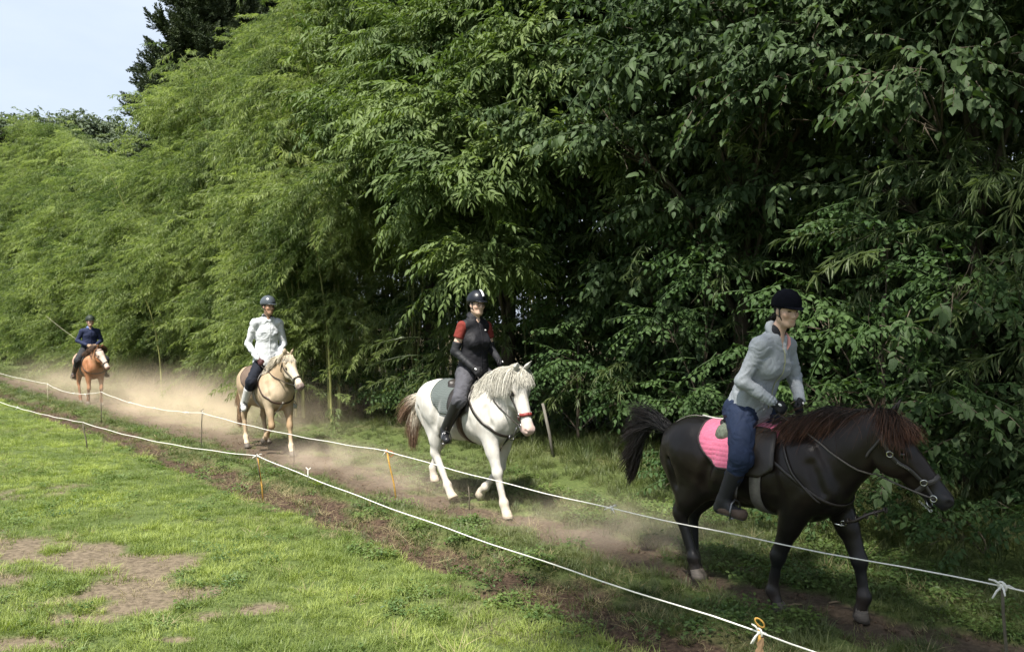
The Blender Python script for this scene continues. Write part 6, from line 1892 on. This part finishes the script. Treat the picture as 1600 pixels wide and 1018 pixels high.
if 'nohorse' not in DBG:
    velvet = mat('black_velvet_helmet', (.003, .0035, .006), .9, .06, var=.3, bump=.1)
    black_st = mat('black_strap', (.01, .01, .01), .6)
    blackg = mat('black_glove', (.012, .012, .014), .7, .3, var=.2)
    badge = mat('white_badge', (.7, .7, .7), .6)
    # ---- 1: woman in grey, on the black horse
    H = HORSES['black']
    D1 = dict(hip=(-.04, 0, 1.42), waist=(.02, 0, 1.59), chest=(.12, 0, 1.79), neck=(.19, 0, 1.99), head=(.275, 0, 2.15),
              shR=(.16, -.165, 1.895), shL=(.175, .165, 1.895), elR=(.075, -.255, 1.645), elL=(.185, .255, 1.65), wrR=(.235, -.125, 1.50), wrL=(.315, .105, 1.505),
              knR=(.12, -.335, 1.10), knL=(.15, .335, 1.10), anR=(-.015, -.350, .785), anL=(.02, .345, .785), toeR=(.135, -.365, .715), toeL=(.15, .365, .715),
              yaw=-.42, pitch=.20, jhem=-.07, wid=1.04, bust=1, hk=.93, hood=.016, loose=.012, boot_top=.30, vneck=.10, fold=.013, zip0=.12, skin=(.50, .335, .25), pony=True, flare=.0, visor=.045, belly=.004)
    grey = mat('heather_grey_fleece', (.30, .32, .345), .9, .2, var=.10, vscale=160, bump=.35, bscale=240, stretch=(1, 1, .6))
    rider(H, 'woman in a grey zip jacket, navy trousers and black velvet helmet riding the black horse', D1,
          dict(jacket=grey, shirt=mat('black_shirt', (.012, .012, .016), .8), collar=grey, zip=mat('pale_yellow_zip', (.42, .43, .26), .5), lapel=mat('salmon_lining', (.70, .33, .30), .8),
               trousers=mat('navy_trousers', (.016, .026, .058), .75, .25, var=.15, bump=.3, bscale=90), boot=mat('black_gaiter', (.012, .012, .014), .6, .35), shoe=mat('brown_suede_shoe', (.075, .05, .038), .8), sole=mat('dark_sole', (.05, .05, .05), .7),
               glove=blackg, glove_mark=badge, hair=mat('black_hair_cap', (.012, .010, .009), .5), helmet=velvet, strap=black_st), h=.0075)
    tack_to_rider(H, D1, m=mat('grey_rein', (.10, .09, .08), .6, .3), rr=.006)
    # ---- 2: woman in black vest, on the white horse
    H = HORSES['white']
    D2 = dict(hip=(.10, 0, 1.43), waist=(.11, 0, 1.60), chest=(.125, 0, 1.79), neck=(.13, 0, 2.015), head=(.165, 0, 2.155),
              shR=(.12, -.16, 1.925), shL=(.13, .16, 1.925), elR=(.07, -.225, 1.66), elL=(.13, .225, 1.67), wrR=(.27, -.145, 1.50), wrL=(.36, .15, 1.56),
              knR=(.30, -.335, 1.17), knL=(.32, .335, 1.17), anR=(.06, -.345, .83), anL=(.08, .345, .83), toeR=(.17, -.40, .74), toeL=(.20, .38, .76),
              yaw=-.12, shk=.78, pitch=.04, wid=.94, bust=1, hood=.012, loose=0.0, boot_top=.05, vneck=.10, fold=.010, sleeve=.3, skin=(.55, .38, .29), jacket_off=.012, flare=.016, hk=.93, jhem=-.06, visor=.05, top_name='vest',
              marks=[(.085, .78, .014, .007, 'chest_logo')])
    vest = mat('black_vest', (.008, .008, .011), .7, .3, var=.2)
    rider(H, 'woman in a black vest over a red shirt with glasses riding the white horse', D2,
          dict(jacket=vest, shirt=mat('black_shirt', (.012, .012, .016), .8), collar=vest, sleeve=mat('red_tshirt', (.15, .026, .020), .85, .2), arm=mat('black_arm_warmer', (.010, .011, .014), .7), chest_logo=badge,
               trousers=mat('dark_grey_breeches', (.065, .065, .075), .8, .2, var=.15, bump=.2), boot=mat('black_leather_boot', (.012, .012, .014), .35, .5), glove=blackg, glove_mark=badge,
               hair=mat('black_hair_cap', (.012, .010, .009), .5), helmet=mat('glossy_black_helmet', (.008, .009, .014), .35, .4, bump=0), stripe=mat('silver_stripe', (.70, .70, .72), .3, .5), strap=black_st, glasses=mat('dark_frames', (.02, .012, .012), .3)), h=.009)
    tack_to_rider(H, D2, rr=.006)
    # ---- 3: man in white, on the palomino
    H = HORSES['palomino']
    D3 = dict(hip=(.06, 0, 1.40), waist=(.06, 0, 1.61), chest=(.07, 0, 1.86), neck=(.085, 0, 2.12), head=(.13, 0, 2.28),
              shR=(.07, -.195, 2.02), shL=(.08, .195, 2.02), elR=(.0, -.275, 1.70), elL=(.06, .275, 1.70), wrR=(.22, -.20, 1.47), wrL=(.26, .12, 1.47),
              knR=(.30, -.34, 1.13), knL=(.32, .34, 1.13), anR=(.06, -.36, .78), anL=(.08, .36, .78), toeR=(.17, -.40, .70), toeL=(.20, .40, .70),
              yaw=.22, pitch=.05, wid=1.05, loose=.004, boot_top=.32, vneck=.09, fold=.018, jacket_off=.016, hk=1.04, skin=(.40, .24, .16), flare=.012, jhem=-.09, visor=.035,
              marks=[(-.10, .66, .045, .005, 'pocket'), (.10, .64, .045, .028, 'pocket')])
    wj = mat('pale_blue_white_jacket', (.50, .52, .535), .85, .2, var=.08, vscale=20, bump=.3, bscale=70)
    rider(H, 'man in a pale work jacket, dark blue trousers and white boots riding the palomino horse', D3,
          dict(jacket=wj, shirt=mat('black_shirt', (.012, .012, .016), .8), collar=wj, pocket=mat('jacket_pocket', (.38, .40, .42), .85), trousers=mat('dark_navy_jeans', (.009, .011, .018), .8, .2), boot=mat('white_boot', (.52, .52, .51), .45, .4),
               glove=mat('maroon_glove', (.06, .02, .02), .7), hair=mat('dark_hair_cap', (.03, .025, .022), .6), helmet=mat('slate_helmet', (.055, .065, .075), .3, .5, bump=0), strap=black_st), h=.011)
    tack_to_rider(H, D3, rr=.007)
    # ---- 4: rider in navy, on the chestnut
    H = HORSES['chestnut']
    D4 = dict(hip=(.02, 0, 1.42), waist=(.03, 0, 1.58), chest=(.05, 0, 1.77), neck=(.06, 0, 1.95), head=(.10, 0, 2.115),
              shR=(.05, -.18, 1.865), shL=(.06, .18, 1.865), elR=(.0, -.275, 1.63), elL=(.04, .275, 1.63), wrR=(.27, -.11, 1.52), wrL=(.30, .09, 1.52),
              knR=(.26, -.33, 1.14), knL=(.28, .33, 1.14), anR=(.02, -.36, .80), anL=(.04, .36, .80), toeR=(.14, -.40, .72), toeL=(.16, .40, .72),
              yaw=.08, pitch=.02, wid=1.02, loose=.01, boot_top=.45, vneck=.04, fold=.013, skin=(.45, .29, .22), hood=0.0, visor=.045)
    nv = mat('navy_jacket', (.016, .022, .055), .8, .25, var=.15)
    rider(H, 'rider in a navy jacket with a blue scarf on the chestnut horse', D4,
          dict(jacket=nv, shirt=mat('blue_scarf', (.10, .16, .34), .85, var=.3, vscale=60), collar=mat('blue_scarf', (.10, .16, .34)), trousers=mat('black_trousers', (.014, .015, .018), .8), boot=mat('brown_boot', (.05, .03, .02), .6), glove=mat('tan_glove', (.30, .20, .13), .7),
               hair=mat('dark_hair_cap', (.03, .025, .022)), helmet=mat('dark_green_helmet', (.018, .026, .018), .6, .3), strap=black_st), h=.012)
    tack_to_rider(H, D4, rr=.008)
    # long pale whip held by the last rider
    hp = world_of(H, Vector(H.hands[0])); tipw = Vector(((72 - 800) / 1300 * 22.3, 22.3, 2 + (508.5 - 493) / 1300 * 22.3))
    root = tag(empty('riding_whip', hp), 'long pale whip slanting up behind the farthest rider in navy', 'whip')
    mb = MB(); v = tipw - hp; mb.tube([v * -.06, v * .3 + Vector((0, 0, -.03)), v * .65 + Vector((0, 0, -.03)), v], [.006, .005, .005, .004], 6); mb.build('shaft', mat('whip_cane', (.24, .22, .16), .7), root)
# ------------------------------------------------------------------ dust hanging over the track
def dust(slo, shi, nlo, nhi, ztop, label, amp, seed, peaks, color=(.90, .75, .57)):
    c = [(nlo, slo), (nhi, slo), (nhi, shi), (nlo, shi)]
    V = [ns(a, b2, .012) for a, b2 in c] + [ns(a, b2, ztop) for a, b2 in c]
    F = [(3, 2, 1, 0), (4, 5, 6, 7), (0, 1, 5, 4), (1, 2, 6, 5), (2, 3, 7, 6), (3, 0, 4, 7)]
    m = bpy.data.materials.new('dust'); m.use_nodes = True; n = m.node_tree.nodes; l = m.node_tree.links
    n.clear(); out = n.new('ShaderNodeOutputMaterial'); pv = n.new('ShaderNodeVolumePrincipled')
    pv.inputs['Color'].default_value = (*color, 1); pv.inputs['Anisotropy'].default_value = -.25
    ge = n.new('ShaderNodeTexCoord')
    def dot(v):
        d = n.new('ShaderNodeVectorMath'); d.operation = 'DOT_PRODUCT'; d.inputs[1].default_value = v
        l.new(ge.outputs['Object'], d.inputs[0]); return d.outputs['Value']
    def mr(v, a, b2, c0, c1, kind='SMOOTHSTEP'):
        x = n.new('ShaderNodeMapRange'); x.interpolation_type = kind
        for k, q in zip(('From Min', 'From Max', 'To Min', 'To Max'), (a, b2, c0, c1)): x.inputs[k].default_value = q
        l.new(v, x.inputs['Value']); return x.outputs['Result']
    def mul(a, b2, op='MULTIPLY'):
        x = n.new('ShaderNodeMath'); x.operation = op
        for i, q in enumerate((a, b2)):
            if isinstance(q, (int, float)): x.inputs[i].default_value = q
            else: l.new(q, x.inputs[i])
        return x.outputs[0]
    dn = dot((NX, NY, 0)); ds = dot((UX, UY, 0)); dz = dot((0, 0, 1))
    nz = n.new('ShaderNodeTexNoise'); nz.inputs['Scale'].default_value = 1.5; nz.inputs['Detail'].default_value = 3
    l.new(ge.outputs['Object'], nz.inputs['Vector'])
    zz = mul(dz, mul(mul(nz.outputs['Fac'], .5, 'SUBTRACT'), 1.0 * ztop), 'ADD')
    fz = mr(zz, .0, ztop * .8, 1, 0); fz = mul(fz, fz)
    cn = (nlo + nhi) / 2; w = (nhi - nlo) / 2
    an = n.new('ShaderNodeMath'); an.operation = 'ABSOLUTE'; l.new(mul(dn, cn, 'SUBTRACT'), an.inputs[0])
    fn = mr(an.outputs[0], w * .15, w * .98, 1, 0)
    dens = mul(fz, fn)
    tot = None
    for (sc, sw, a) in peaks:
        ab = n.new('ShaderNodeMath'); ab.operation = 'ABSOLUTE'; l.new(mul(ds, sc, 'SUBTRACT'), ab.inputs[0])
        q = mr(ab.outputs[0], 0, sw, a, 0); tot = q if tot is None else mul(tot, q, 'ADD')
    dens = mul(mul(dens, tot), mr(nz.outputs['Fac'], .36, .64, .05, 1.9))
    l.new(mul(dens, amp), pv.inputs['Density'])
    l.new(pv.outputs[0], out.inputs['Volume'])
    me = mesh_np('dust_cloud', V, [f[::-1] for f in F], False)
    o = link_mesh('dust_cloud', me, m); tag(o, label, 'dust', kind='stuff')
    return o
if 'nodust' not in DBG:
    dust(-44, -12.2, 4.6, 8.2, 1.9, 'tan dust cloud kicked up around the two rear horses', .50, 1, [(-15.5, 3.5, .55), (-18.6, 4.0, 1.1), (-23, 4.5, .55), (-29, 8, .35)])
    dust(-12.1, -3.4, 4.7, 6.9, .62, 'thin brown dust low over the track behind the white horse', .75, 2, [(-11, 2.2, .9), (-8.4, 1.6, .7), (-5.4, 1.5, .8)], (.84, .70, .56))
